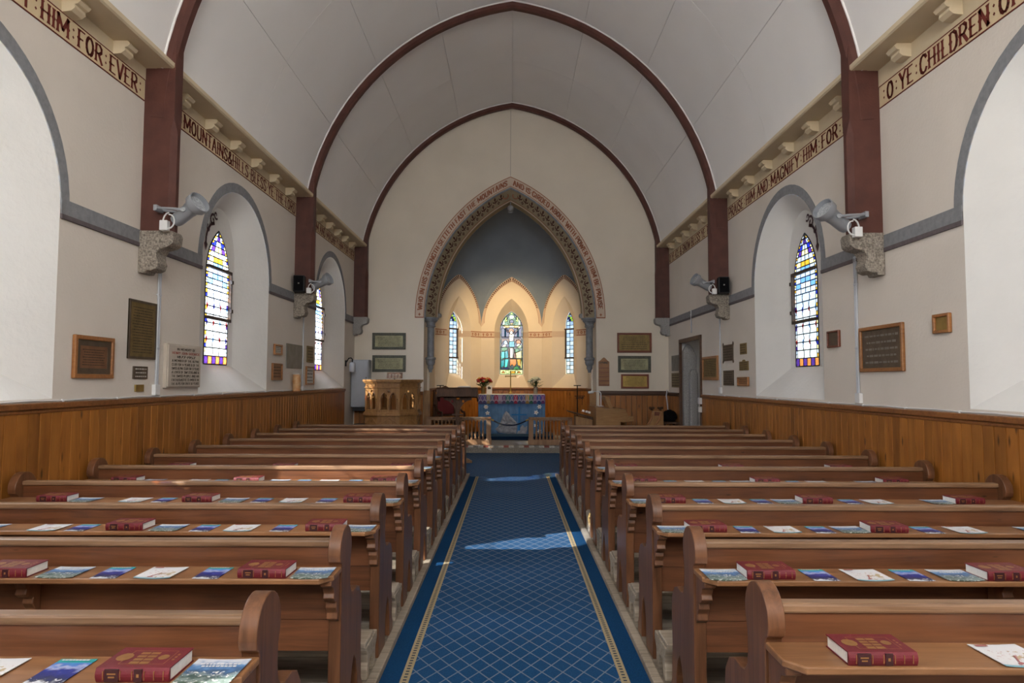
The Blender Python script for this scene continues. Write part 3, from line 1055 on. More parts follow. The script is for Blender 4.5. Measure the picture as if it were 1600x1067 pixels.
MB().span(AXL, GBL - .0, 1.0, YC1, -.045, cz - .001).build('plain_edge', 'carpetblue', carpet)
MB().span(GBR, AXR, 1.0, YC1, -.045, cz - .001).build('plain_edge', 'carpetblue', carpet)
for x in (GBL + .015, GBR - .015):
    MB().box((0, 0, 0), (.045, YC1 - 1.0, .017)).build('gold_border', 'goldborder', carpet, (x, (YC1 + 1.0) / 2, cz - .007))
cc = thing('cross_carpet', 'blue carpet laid across the front before the chancel step', 'carpet')
MB().span(-2.7, 2.7, YC1 + .005, 14.32, -.045, cz).build('field', 'lattice', cc)
sa = thing('altar_step', 'blue carpeted step under the altar', 'step')
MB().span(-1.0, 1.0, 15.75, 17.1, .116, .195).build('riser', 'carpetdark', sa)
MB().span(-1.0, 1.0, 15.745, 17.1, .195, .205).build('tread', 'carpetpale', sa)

# ------------------------------------------------------------------ wainscot boards
def wainscot(parent, p0, p1, z0, z1, nrm, bwid=.115, mt='pine', rail='pine_rail', railz=.045):
    p0, p1, nrm = Vector(p0), Vector(p1), Vector(nrm)
    d = p1 - p0
    L = d.length
    d.normalize()
    n = max(1, int(round(L / bwid)))
    w = L / n
    ang = math.atan2(d.y, d.x)
    c = .006
    prof = [(-w / 2 + .0008, 0), (-w / 2 + c, .022), (w / 2 - c, .022), (w / 2 - .0008, 0)]
    side = Vector((-d.y, d.x, 0))
    sg = 1 if side.dot(nrm) > 0 else -1
    me = MB()
    vs = [(a, sg * b, z) for z in (z0, z1) for a, b in prof]
    me.add(vs, [(0, 1, 5, 4), (1, 2, 6, 5), (2, 3, 7, 6), (3, 0, 4, 7), (4, 5, 6, 7), (3, 2, 1, 0)])
    me = me.mesh('board', mt)
    for i in range(n):
        o = link('board', me, parent, p0 + d * (w * (i + .5)))
        o.rotation_euler.z = ang
    c0 = (p0 + p1) / 2
    o = MB().box((0, sg * .018, 0), (L, .050, railz)).build('rail', rail, parent, (c0.x, c0.y, z1 + railz / 2 - .005), bevel=.008)
    o.rotation_euler.z = ang
    o = MB().box((0, sg * .012, 0), (L, .034, .03)).build('rail_moulding', rail, parent, (c0.x, c0.y, z1 - .02), bevel=.01)
    o.rotation_euler.z = ang


def trim(label):
    global tr
    tr += 1
    return root('trim_%d' % tr, label)


ZWL, ZWR = 1.265, 1.20
t1 = trim('varnished pine board wainscot along the left wall')
wainscot(t1, (-WX + .002, 2.9, 0), (-WX + .002, 13.68, 0), 0, ZWL, (1, 0, 0))
t1 = trim('varnished pine board wainscot along the right wall')
wainscot(t1, (WX - .002, 2.9, 0), (WX - .002, DOOR_Y0 - .1, 0), 0, ZWR, (-1, 0, 0))
t1 = trim('pine board wainscot beside the side door')
wainscot(t1, (WX - .002, DOOR_Y1 + .09, 0), (WX - .002, YE - .03, 0), -.02, ZWR, (-1, 0, 0), rail='pine_dark')
t1 = trim('pine board wainscot on the chancel arch wall, right of the arch')
wainscot(t1, (1.87, YE - .002, 0), (3.33, YE - .002, 0), -.04, 1.20, (0, -1, 0), rail='pine_dark', railz=.07)
t1 = trim('pine board wainscot on the chancel arch wall, left of the arch')
wainscot(t1, (-3.33, YE - .002, 0), (-1.87, YE - .002, 0), -.04, 1.20, (0, -1, 0))

# ------------------------------------------------------------------ chancel arch wall
CX = -.03
def ap(a, zs, za, t):
    """point at t in 0..1 from left foot to apex of a pointed arch, about x = 0"""
    r = za - zs
    R = (a * a + r * r) / (2 * a)
    c0 = -a + R
    am = math.atan2(r, -c0)
    th = pi + (am - pi) * t
    return (c0 + R * math.cos(th), zs + R * math.sin(th))


A1 = (1.84, 2.81, 5.655)
A2 = (2.04, 2.81, 5.885)
A3 = (1.585, 2.83, 5.43)
arch = parch(*A1, 20, CX)
poly = [(-3.9, -.1), (CX - 1.84, -.1)] + arch + [(CX + 1.84, -.1), (3.9, -.1), (3.9, 8), (-3.9, 8)]
wall_f = tag(MB().plate([poly], lambda u, v, w: (u, YE + w, v), .012).build('wall_front', 'plaster_end'), kind='structure')
arch3 = parch(*A3, 20, CX)
poly = [(-3.9, -.1), (-1.82, -.1), (-1.82, 2.6)] + arch3 + [(1.78, 2.6), (1.78, -.1), (3.9, -.1), (3.9, 8), (-3.9, 8)]
MB().plate([poly], lambda u, v, w: (u, 15.2 + w, v), .012).build('inner_wall_face', 'apse_plaster', wall_f)
mb = MB()
for s in (-1, 1):
    mb = MB()
    mb.quad((CX + s * 1.84, YE, -.1), (CX + s * 1.84, 15.2, -.1), (CX + s * 1.84, 15.2, 2.83), (CX + s * 1.84, YE, 2.83))
    mb.build('jamb', 'plaster_end', wall_f)
    # splayed arch order
    mb = MB()
    n = 24
    for i in range(n):
        for (Aa, ya), (Ab, yb) in (((A1, YE + .01), (A3, 14.9)), ((A3, 14.9), (A3, 15.2))):
            q = []
            for A, y, tt in ((Aa, ya, i / n), (Aa, ya, (i + 1) / n), (Ab, yb, (i + 1) / n), (Ab, yb, i / n)):
                x, z = ap(*A, tt)
                q.append((CX + (x if s < 0 else -x), y, z))
            mb.quad(*q)
    mb.build('arch_splay', 'olive', wall_f, smooth=True)

    def spl(tt, f, lift=.006):
        """a place on the splay: tt along the arch, f across it (0 outer, 1 inner)"""
        x1, z1 = ap(*A1, tt)
        x3, z3 = ap(*A3, tt)
        x, z, y = x1 + (x3 - x1) * f, z1 + (z3 - z1) * f, YE + .01 + (14.9 - YE - .01) * f
        return (CX + (x if s < 0 else -x), y - lift, z - lift * .3)
    for f0, f1, mt in ((.0, .07, 'greystone'), (.10, .13, 'terracotta'), (.86, .89, 'terracotta'), (.93, 1.0, 'archband')):
        mb = MB()
        for i in range(n):
            mb.quad(spl(i / n, f0), spl((i + 1) / n, f0), spl((i + 1) / n, f1), spl(i / n, f1))
        mb.build('painted_line', mt, wall_f)
    mb = MB()
    nm = 21

    def st(tc_, P, dt):
        mb.add([spl(tc_ + a * dt, f, .008) for a, f in P], [tuple(range(len(P)))])
    for i in range(nm):
        tc_ = .025 + .93 * i / nm
        dt = .93 / nm
        st(tc_, [(.44, .60), (.56, .60), (.56, .36), (.44, .36)], dt)
        st(tc_, [(.40, .40), (.60, .40), (.66, .28), (.5, .17), (.34, .28)], dt)
        for sg in (-1, 1):
            st(tc_, [(.5 + sg * .04, .46), (.5 + sg * .30, .42), (.5 + sg * .42, .30), (.5 + sg * .40, .46), (.5 + sg * .22, .53), (.5 + sg * .04, .52)], dt)
        for a, f in ((-.13, .66), (.0, .59), (.0, .73), (.13, .66)):
            st(tc_, [(a - .11, f), (a, f - .055), (a + .11, f), (a, f + .055)], dt)
    tag(mb.build('stencil_pattern', 'brownstencil', wall_f), kind='stuff')
    # inscription band around the arch
    mb = MB()
    nb = 30

    def bp_(tt, f, y=YE - .006):
        x1, z1 = ap(*A1, tt)
        x2, z2 = ap(*A2, tt)
        x, z = x1 + (x2 - x1) * f, z1 + (z2 - z1) * f
        return (CX + (x if s < 0 else -x), y, z)
    for i in range(nb):
        mb.quad(bp_(i / nb, .01), bp_((i + 1) / nb, .01), bp_((i + 1) / nb, 1), bp_(i / nb, 1))
    mb.build('inscription_band', 'archband', wall_f)
    for f0, f1 in ((.03, .085), (.92, .985)):
        mb = MB()
        for i in range(nb):
            mb.quad(bp_(i / nb, f0, YE - .008), bp_((i + 1) / nb, f0, YE - .008), bp_((i + 1) / nb, f1, YE - .008), bp_(i / nb, f1, YE - .008))
        mb.build('inscription_line', 'terracotta', wall_f)
    MB().quad(bp_(0, .03, YE - .008), bp_(.006, .03, YE - .008), bp_(.006, .98, YE - .008), bp_(0, .98, YE - .008)).build('inscription_line', 'terracotta', wall_f)
    if s < 0:
        fl = lambda u, v: bp_(.045 + .935 * u, .26 + .48 * v, YE - .010)
        tx = "WHO.IN.HIS.STRENGTH.SETTETH.FAST.THE.MOUNTAINS"
    else:
        fl = lambda u, v: bp_(.985 - .935 * u, .26 + .48 * v, YE - .010)
        tx = "AND.IS.GIRDED.ABOUT.WITH.POWER.TO.HIM.BE.PRAISE"
    tag(write(tx, fl, 'terracotta', wall_f, 'painted_lettering', tv=.2, th=.12, flare=False), kind='stuff')
    for tt in (.02,):
        P = [bp_(tt + a * .010, .5 + b * .16, YE - .010) for a, b in ((0, -1), (.35, -.35), (1, 0), (.35, .35), (0, 1), (-.35, .35), (-1, 0), (-.35, -.35))]
        MB().add(P, [tuple(range(8))]).build('painted_cross', 'terracotta', wall_f)
    # capital, shaft and corbel
    xc, yc = CX + s * 1.715, 14.74
    MB().lathe([(.085, -.19), (.10, -.185), (.105, -.165), (.09, -.15), (.10, -.10), (.135, -.06), (.145, -.055), (.145, -.03), (.165, -.02), (.165, .015)], (xc, yc, 2.815), 16).build('capital', 'greystone', wall_f, smooth=True)
    MB().lathe([(.075, 1.98), (.075, 2.63)], (xc, yc, 0), 16).build('shaft', 'greystone', wall_f, smooth=True)
    MB().lathe([(.085, 1.98), (.115, 1.965), (.115, 1.93), (.095, 1.91), (.10, 1.87), (.085, 1.82), (.06, 1.79), (.065, 1.74), (.04, 1.70), (.03, 1.65)], (xc, yc, 0), 16).build('shaft_corbel', 'greystone', wall_f, smooth=True)
    mb = MB()
    mb.tube([(CX + (x if s < 0 else -x), YE + .015, z) for x, z in (ap(A1[0] - .015, A1[1], A1[2] - .02, i / 24) for i in range(25))], .022, 8)
    mb.build('arch_roll', 'greystone', wall_f, smooth=True)
# fine seam above the arch crown
MB().box((0, 0, 0), (.006, .004, 1.45)).build('plaster_seam', 'greydark', wall_f, (CX, YE - .002, 6.62))
# painted roundels at the crown
for s in (-1, 1):
    mb = MB()
    P = el(0, 0, .075, .075, 0, 360, 16)
    Q = el(0, 0, .055, .055, 0, 360, 16)
    mb.plate([P[:-1], Q[:-1]], lambda u, v, w: (CX + s * .115 + u, 14.70 - w, 5.50 + v), .003)
    mb.build('painted_roundel', 'terracotta', wall_f)

# ------------------------------------------------------------------ apse
AY, AW, AH = 17.6, 1.85, .785        # back wall, half width, half width of the back wall
AK = AY - (AW - AH)
ZSP, ZAP, ZTOP = 2.86, 4.17, 5.62
segs = [((-AW, AK), (-AH, AY)), ((-AH, AY), (AH, AY)), ((AH, AY), (AW, AK))]
apse = root('wall_apse')
DY = 15.753
DR = math.hypot(AH, AY - DY)


def dome(d):
    return ZSP + (ZTOP - ZSP) * max(0, 1 - (d / DR) ** 2) ** .40


for k, (p, q) in enumerate(segs):
    p, q = Vector((*p, 0)), Vector((*q, 0))
    c = (p + q) / 2
    tv_ = (q - p).normalized()
    half = (q - p).length / 2
    nv = Vector((tv_.y, -tv_.x, 0))
    fn = (lambda c, tv_, nv: lambda u, v, w: c + tv_ * u + nv * w + Vector((0, 0, v)))(c, tv_, nv)
    lun = parch(half, ZSP, ZAP, 14)
    top_ = [(half * math.cos(pi * i / 40), dome((fn(half * math.cos(pi * i / 40), 0, 0) - Vector((0, DY, 0))).length)) for i in range(41)]
    MB().plate([lun + top_[1:-1]], fn, -.012).build('blue_spandrel', 'blue_vault', apse)
    rh = .44 if k == 1 else .40
    rec = outline(parch(rh, 2.72, 3.60, 12), 1.30, 4)
    poly = [(-half, .1)] + lun + [(half, .1)]
    MB().plate([poly, rec], fn, -.015).build('wall_panel', 'apse_plaster', apse)
    gh, gb, gs, gt = (.295, 1.64, 2.78, 3.27) if k == 1 else (.12, 1.66, 2.86, 3.20)
    gx = 0
    wi += 1
    win = root('window_%d' % wi)
    bk = outline(parch(gh + .01, gs, gt + .015, 12), gb - .01, 4)
    n = len(rec)
    dpt = .22
    mb = MB()
    mb.add([fn(u, v, 0) for u, v in rec] + [fn(u, v, -dpt) for u, v in bk], [(i, (i + 1) % n, n + (i + 1) % n, n + i) for i in range(n)])
    mb.build('reveal', 'apse_plaster', win, smooth=True)
    fg = (lambda fn: lambda u, z, w: fn(u, z, -dpt - .01 + w))(fn)
    if k != 1:
        glaze(win, fg, gh, gb, gs, gt, 2, .10, rich=False, border=False)
        for z in (2.05, 2.78):
            MB().plate([[(-gh - .03, z - .018), (gh + .03, z - .018), (gh + .03, z + .018), (-gh - .03, z + .018)]], lambda u, v, w: fg(u, v, .012 + w), .03).build('casement_bar', 'bariron', win)
        sg = 1 if k == 0 else -1
        MB().plate([[(sg * gh - .014, 2.05), (sg * gh + .014, 2.05), (sg * gh + .014, 2.78), (sg * gh - .014, 2.78)]], lambda u, v, w: fg(u, v, .012 + w), .03).build('casement_stile', 'bariron', win)
    else:
        CWIN, CFG = win, fg
    # painted band with small devices
    zb0, zb1 = 2.585, 2.735
    for ua, ub in ((-half, -rh), (rh, half)):
        MB().plate([[(ua, zb0), (ub, zb0), (ub, zb1), (ua, zb1)]], fn, .003).build('painted_band', 'archband', apse)
        for za, zc in ((zb0, zb0 + .018), (zb1 - .018, zb1)):
            MB().plate([[(ua, za), (ub, za), (ub, zc), (ua, zc)]], fn, .005).build('band_line', 'terracotta', apse)
        mb = MB()
        x = min(ua, ub) + .06
        i = 0
        while x < max(ua, ub) - .03:
            zc = (zb0 + zb1) / 2
            if i % 2:
                mb.plate([el(x, zc, .034, .036, 0, 360, 10)[:-1], el(x, zc, .016, .018, 0, 360, 10)[:-1]], fn, .005)
            else:
                mb.plate([[(x - .008, zc - .045), (x + .008, zc - .045), (x + .008, zc), (x + .032, zc + .012), (x + .008, zc + .022), (x, zc + .045), (x - .008, zc + .022), (x - .032, zc + .012), (x - .008, zc)]], fn, .005)
            x += .10
            i += 1
        tag(mb.build('band_stencil', 'terracotta', apse), kind='stuff')
    for sg in (-1, 1):      # the band runs on into the recess
        mb = MB()
        q = []
        for z in (zb0, zb1):
            q.append([fn(sg * rh, z, 0) - tv_ * sg * .004, fn(sg * (gh + .012), z, -dpt + .002) - tv_ * sg * .004])
        mb.quad(q[0][0], q[0][1], q[1][1], q[1][0])
        mb.build('painted_band', 'archband', apse)
    # chevron band on the lunette
    mb = MB()
    n = 30
    I2 = (half - .085, ZSP + .10, ZAP - .125)
    O2 = (half - .002, ZSP, ZAP - .006)
    bfn = {}
    for sg in (-1, 1):
        def lp(tt, f, w=.006, sg=sg):
            x0, z0 = ap(*O2, tt)
            x1, z1 = ap(*I2, tt)
            return fn((x0 + (x1 - x0) * f) * (1 if sg < 0 else -1), z0 + (z1 - z0) * f, w)
        mb = MB()
        for i in range(n):
            mb.quad(lp(i / n, 0), lp((i + 1) / n, 0), lp((i + 1) / n, 1), lp(i / n, 1))
        mb.build('lunette_band', 'archband', apse)
        mb = MB()
        for i in range(n):
            mb.quad(lp(i / n, .9, .008), lp((i + 1) / n, .9, .008), lp((i + 1) / n, 1, .008), lp(i / n, 1, .008))
        mb.build('lunette_line', 'terracotta', apse)
        mb = MB()
        nc = 19
        for i in range(nc):
            t_ = .30 + .69 * i / nc
            d = .69 / nc
            for P in ([(0, .10), (.5, .10), (.85, .45), (.35, .45)], [(.35, .45), (.85, .45), (.5, .82), (0, .82)]):
                mb.add([lp(min(1, t_ + a * d), f, .009) for a, f in P], [(0, 1, 2, 3)])
        tag(mb.build('chevron_stencil', 'brownstencil', apse), kind='stuff')
    t1 = trim(('pine board wainscot on the left slant of the apse', 'pine board wainscot behind the altar', 'pine board wainscot on the right slant of the apse')[k])
    wainscot(t1, tuple(fn(-half, 0, .003)), tuple(fn(half, 0, .003)), .115, 1.255, tuple(nv), bwid=.11, rail='pine_rail', railz=.05)
for s in (-1, 1):
    MB().quad((s * AW, 15.2, .1), (s * AW, AK, .1), (s * AW, AK, ZSP), (s * AW, 15.2, ZSP)).build('wall_panel', 'apse_plaster', apse)
    sp = [(15.2, dome(AW))] + [(y, dome(math.hypot(AW, max(0, y - DY)))) for y in [DY + (AK - DY) * i / 12 for i in range(13)]]
    MB().plate([[(15.2, ZSP)] + sp + [(AK, ZSP - .001)]], lambda u, v, w: (s * AW, u, v), .001).build('blue_spandrel', 'blue_vault', apse)
    t1 = trim('pine board wainscot on the %s side of the chancel' % ('left' if s < 0 else 'right'))
    wainscot(t1, (s * (AW - .003), 15.22, 0), (s * (AW - .003), AK, 0), .115, 1.255, (-s, 0, 0), bwid=.11)
# end boards of the wainscot that face the nave
for s in (-1, 1):
    MB().span(CX + s * 1.845, CX + s * 1.70, 14.62, 14.66, .115, 1.26).build('end_board', 'oak', wall_f, bevel=.006)
mb = MB()
per = []
for (ax_, ay_), (bx_, by_) in [((-AW, DY), (-AW, AK))] + segs + [((AW, AK), (AW, DY))]:
    for i in range(16):
        f = i / 16
        per.append((ax_ + (bx_ - ax_) * f, ay_ + (by_ - ay_) * f))
per.append((AW, DY))
fr_ = [1, .99, .975, .955, .93, .90, .86, .81, .75, .68, .60, .50, .38, .24, .10, 0]
vs, fs = [], []
for x, y in per:
    for f in fr_:
        px_, py_ = x * f, DY + (y - DY) * f
        vs.append((px_, py_, dome(math.hypot(px_, py_ - DY))))
kf = len(fr_)
for i in range(len(per) - 1):
    for q in range(kf - 1):
        fs.append((i * kf + q, i * kf + q + 1, (i + 1) * kf + q + 1, (i + 1) * kf + q))
mb.add(vs, fs)
for sg in (-1, 1):
    for f, g in zip(fr_[:-1], fr_[1:]):
        mb.quad((sg * AW * f, 15.2, dome(AW * f)), (sg * AW * g, 15.2, dome(AW * g)), (sg * AW * g, DY, dome(AW * g)), (sg * AW * f, DY, dome(AW * f)))
me = mb.mesh('apse_vault', 'blue_vault')
bm = bmesh.new()
bm.from_mesh(me)
bmesh.ops.remove_doubles(bm, verts=bm.verts, dist=.001)
bmesh.ops.recalc_face_normals(bm, faces=bm.faces)
bm.to_mesh(me)
bm.free()
me.polygons.foreach_set('use_smooth', [True] * len(me.polygons))
link('vault', me, apse)

# crucifixion light behind the altar; drawn on a 285 x 820 grid
GH, GB, GT = .295, 1.64, 3.27


def cp(x, y):
    return ((x - 292) / 142 * GH, GT - (y - 128) / 824 * (GT - GB))


CROSSWIN = [
    ('navy', [(166, 345), (240, 345), (262, 400), (262, 465), (166, 465)]), ('navy', [(335, 345), (416, 345), (416, 465), (325, 465), (325, 400)]),
    ('teal', [(205, 350), (222, 350), (222, 465), (205, 465)]), ('teal', [(365, 350), (382, 350), (382, 465), (365, 465)]),
    ('brown', [(166, 480), (262, 480), (258, 560), (225, 500), (185, 520), (166, 560)]), ('brown', [(325, 480), (416, 480), (416, 540), (395, 500), (350, 500), (330, 560)]),
    ('yellow', [(190, 306), (262, 306), (262, 340), (215, 335)]), ('yellow', [(325, 306), (398, 306), (372, 335), (325, 340)]),
    ('cream', [(262, 300), (325, 300), (325, 332), (262, 332)]),
    ('navy', [(272, 240), (300, 225), (318, 245), (320, 272), (268, 272)]), ('yellow', [(276, 274), (312, 274), (308, 296), (280, 296)]),
    ('lime', [(280, 130), (305, 130), (312, 150), (294, 168), (276, 150)]), ('navy', [(318, 158), (350, 180), (358, 235), (335, 200)]), ('navy', [(268, 158), (236, 180), (228, 235), (250, 200)]),
    ('pale', [(262, 175), (292, 165), (325, 178), (318, 222), (268, 222)]), ('lime', [(210, 205), (238, 185), (240, 250), (212, 262)]), ('lime', [(348, 185), (376, 205), (376, 262), (345, 250)]),
    ('pale', [(185, 250), (208, 215), (208, 300), (178, 300)]), ('pale', [(378, 215), (402, 250), (408, 300), (378, 300)]), ('green', [(240, 225), (264, 228), (260, 296), (240, 280)]), ('green', [(326, 228), (346, 225), (346, 280), (328, 296)]),
    ('purple', [(168, 268), (184, 255), (176, 300), (166, 300)]), ('purple', [(402, 255), (418, 268), (420, 300), (410, 300)]),
    ('flesh', [(178, 318), (205, 320), (258, 392), (246, 404)]), ('flesh', [(412, 318), (385, 322), (328, 396), (340, 424)]),
    ('hair', [(262, 352), (300, 345), (322, 372), (316, 410), (304, 375), (276, 380), (270, 408), (258, 385)]), ('flesh', [(274, 382), (304, 378), (308, 412), (290, 430), (272, 414)]),
    ('flesh', [(264, 420), (330, 420), (318, 470), (308, 516), (266, 516), (262, 470)]), ('teal', [(262, 520), (326, 514), (334, 590), (300, 600), (262, 590)]),
    ('flesh', [(274, 604), (310, 604), (312, 680), (304, 746), (278, 746), (272, 680)]), ('rust', [(272, 752), (354, 752), (354, 818), (325, 850), (300, 820), (276, 850)]),
    ('brown', [(318, 600), (336, 640), (320, 690), (320, 745), (352, 745), (352, 700)]), ('brown', [(252, 600), (268, 620), (266, 745), (254, 740)]),
    ('frost', [(195, 520), (222, 500), (246, 522), (244, 556), (200, 560)]), ('flesh', [(196, 560), (226, 556), (224, 584), (186, 600), (170, 584)]), ('green', [(166, 602), (230, 590), (246, 625), (200, 650), (166, 640)]),
    ('aqua', [(166, 655), (206, 650), (206, 740), (160, 760)]), ('teal', [(210, 650), (246, 640), (256, 740), (212, 745)]), ('aqua', [(212, 752), (256, 752), (240, 850), (206, 870)]), ('teal', [(160, 768), (206, 758), (200, 840), (158, 870)]), ('navy', [(156, 874), (240, 856), (268, 884), (156, 890)]),
    ('hair', [(352, 512), (380, 494), (412, 512), (412, 545), (352, 545)]), ('flesh', [(364, 548), (398, 546), (394, 580), (352, 586)]), ('pale', [(396, 560), (416, 570), (416, 606), (360, 604)]), ('green', [(336, 620), (380, 608), (396, 640), (340, 668)]),
    ('cream', [(346, 672), (416, 640), (418, 740), (352, 744)]), ('yellow', [(358, 752), (418, 752), (404, 850), (372, 830)]), ('cream', [(404, 760), (424, 752), (424, 880), (408, 870)]), ('green', [(322, 862), (362, 838), (404, 886), (312, 890)]),
    ('yellow', [(276, 908), (338, 908), (338, 940), (276, 940)]), ('rust', [(166, 935), (192, 905), (214, 935)]), ('rust', [(366, 935), (388, 905), (412, 935)]), ('pale', [(216, 900), (262, 900), (262, 940), (230, 940)]), ('pale', [(342, 900), (376, 900), (362, 940), (344, 940)]),
]
lead = MB()
basep = outline(parch(GH, 2.78, GT, 12), GB, 2)
for i, (z0, z1) in enumerate(((GB, 1.76), (1.76, 2.06), (2.06, 2.35), (2.35, 2.62), (2.62, 2.92), (2.92, GT))):
    zz = [z0 + (z1 - z0) * j / 6 for j in range(7)]
    L = [(-lancet_hw(z, GH, 2.78, GT), z) for z in zz]
    P = L + [(-x, z) for x, z in reversed(L)]
    if i == 5:
        P = L + [(-x, z) for x, z in reversed(L[:-1])]
    lead.box(CFG(0, z0, .004), (2 * GH, .012, .014))
def inside(pt, Q):
    x, y = pt
    r = False
    for (x0, y0), (x1, y1) in zip(Q, Q[1:] + Q[:1]):
        if (y0 > y) != (y1 > y) and x < (x1 - x0) * (y - y0) / (y1 - y0) + x0:
            r = not r
    return r


FIG = [[cp(*p) for p in P] for g, P in CROSSWIN]
for bi, (za, zb, g) in enumerate(((GB, 1.76, 'pale'), (1.76, 2.35, 'dusk'), (2.35, 2.90, 'navy'), (2.90, GT, 'green'))):
    mb = MB()
    cs = .0118
    nz = int(round((zb - za) / cs))
    for j in range(nz):
        z = za + (zb - za) * (j + .5) / nz
        hwid = lancet_hw(z, GH, 2.78, GT)
        nx_ = max(1, int(round(2 * hwid / cs)))
        for i in range(nx_):
            u = -hwid + 2 * hwid * (i + .5) / nx_
            if any(inside((u, z), Q) for Q in FIG):
                continue
            a, b, z0, z1 = u - hwid / nx_, u + hwid / nx_, za + (zb - za) * j / nz, za + (zb - za) * (j + 1) / nz
            mb.quad(CFG(a, z0, 0), CFG(b, z0, 0), CFG(b, z1, 0), CFG(a, z1, 0))
    tag(mb.build('ground_glass', GL[g], CWIN), kind='stuff')
for g, P in CROSSWIN:
    Q = [cp(*p) for p in P]
    MB().add([CFG(u, v, .004) for u, v in Q], [tuple(range(len(Q)))]).build('pane', GL[g], CWIN)
    for a, b in zip(Q, Q[1:] + Q[:1]):
        lead.tube([CFG(*a, .006), CFG(*b, .006)], .0055, 4)
for a, b in zip(basep, basep[1:] + basep[:1]):
    lead.tube([CFG(*a, .006), CFG(*b, .006)], .009, 5)
for sg in (-1, 1):
    for i in range(12):
        z0, z1 = 1.78 + i * .085, 1.78 + (i + 1) * .085
        MB().add([CFG(sg * u, z, .004) for u, z in ((GH - .005, z0), (GH - .032, z0), (GH - .032, z1), (GH - .005, z1))], [(0, 1, 2, 3)]).build('border_pane', GL[('aqua', 'pale')[i % 2]], CWIN)
tag(lead.build('lead_came', 'lead', CWIN), kind='stuff')

# apse lamps: a real fitting at the crown and two at the springing, turned to the apse
def apse_lamp(p, aim, power, label, size=.07, spot=1.5, col=(1, .72, .40)):
    t_ = thing('apse_lamp', label, 'lamp', p)
    MB().ball((0, 0, 0), size, 12).build('housing', 'spot', t_, smooth=True)
    d = (Vector(aim) - Vector(p)).normalized()
    MB().lathe([(.01, size * .8), (size * .75, size * .9), (size * .8, size * 1.3), (size * .7, size * 1.32)], (0, 0, 0), 14, axis=d).build('lamp_ring', 'spot', t_, smooth=True)
    MB().tube([(0, 0, size * .8), (0, -.03, size * 1.9)], .012, 6).build('bracket', 'spot', t_)
    ld = bpy.data.lights.new('apse_lamp_light', 'SPOT')
    ld.energy = power
    ld.color = col
    ld.spot_size = spot
    ld.spot_blend = .9
    ld.shadow_soft_size = .06
    lo = bpy.data.objects.new('apse_lamp_light', ld)
    COL.objects.link(lo)
    lo.parent = t_
    lo.location = d * (size * 1.5)
    lo.rotation_euler = d.to_track_quat('-Z', 'Y').to_euler()


apse_lamp((CX, 14.98, 5.30), (0, 17.4, 2.3), 330, 'round grey lamp hung at the crown of the chancel arch', spot=1.25, col=(1, .68, .32))
apse_lamp((CX - 1.60, 15.0, 2.90), (.2, 17.6, 3.2), 16, 'round grey lamp at the left springing of the chancel arch', .065)
apse_lamp((CX + 1.60, 15.0, 2.90), (-.2, 17.6, 3.2), 16, 'round grey lamp at the right springing of the chancel arch', .065)

# ------------------------------------------------------------------ side door opening on the right
dr = root('door_1')
fw = .055
for y in (DOOR_Y0 - .02, DOOR_Y1 + .02):
    MB().span(WX - .03, WX + .025, y - fw / 2, y + fw / 2, -.03, DOOR_Z + .05).build('door_jamb', 'pine_dark', dr, bevel=.006)
MB().span(WX - .03, WX + .025, DOOR_Y0 - .05, DOOR_Y1 + .05, DOOR_Z - .02, DOOR_Z + .055).build('door_head', 'pine_dark', dr, bevel=.006)
mb = MB()
y0, y1 = DOOR_Y0, DOOR_Y1
xo = WX + .75
mb.quad((WX, y0, -.05), (xo, y0, -.05), (xo, y0, 2.6), (WX, y0, 2.6))
mb.quad((WX, y1, -.05), (xo, y1, -.05), (xo, y1, 2.6), (WX, y1, 2.6))
mb.quad((xo, y0, -.05), (xo, y1, -.05), (xo, y1, 2.6), (xo, y0, 2.6))
mb.quad((WX, y0, 2.6), (xo, y0, 2.6), (xo, y1, 2.6), (WX, y1, 2.6))
mb.quad((WX, y0, -.03), (xo, y0, -.03), (xo, y1, -.03), (WX, y1, -.03))
mb.build('passage', 'white_plaster', dr)
gd = thing('granite_doorway', 'grey granite doorway with pointed lintel seen through the side door', 'doorway')
MB().plate([[(.012, -.029), (.27, -.029), (.27, 1.96), (.20, 2.12), (.13, 2.20), (.08, 2.20), (.012, 2.06)]], lambda u, v, w: (WX + u, DOOR_Y1 - .16 + w, v), .12).build('jamb_stone', 'granite_grey', gd, bevel=.012)
MB().plate([[(.10, -.029), (.26, -.029), (.26, 1.60), (.23, 1.71), (.14, 1.71), (.10, 1.62)]], lambda u, v, w: (WX + u, DOOR_Y1 - .30 + w, v), .135).build('inner_jamb', 'granite_grey', gd, bevel=.025)
box_o('switch_box', 'white', dr, (WX - .05, DOOR_Y0 - .07, 1.13), (.05, .10, .11), bevel=.006)
box_o('switch_box', 'white', dr, (WX - .05, DOOR_Y0 - .07, .98), (.05, .08, .10), bevel=.006)

# ------------------------------------------------------------------ pews
PX = {-1: (-3.285, -.70), 1: (.755, 3.285)}
ORD = ['', 'first', 'second', 'third', 'fourth', 'fifth', 'sixth', 'seventh', 'eighth', 'ninth', 'tenth', 'eleventh']


def pew_profile():
    P = [(0, 0), (0, .70), (-.006, .712), (-.024, .722), (-.032, .745)]
    for i in range(0, 15):
        a = pi - pi * i / 14 * 1.12
        P.append((.070 + .102 * math.cos(a), .753 + .102 * math.sin(a)))
    P += [(.150, .672), (.148, .62), (.158, .575), (.185, .545), (.225, .537), (.29, .540), (.345, .520), (.385, .47), (.395, .41), (.385, .25), (.40, .09), (.43, .05), (.43, 0),
          (.32, 0), (.315, .13), (.285, .21), (.25, .25), (.215, .21), (.185, .13), (.18, 0)]
    return P


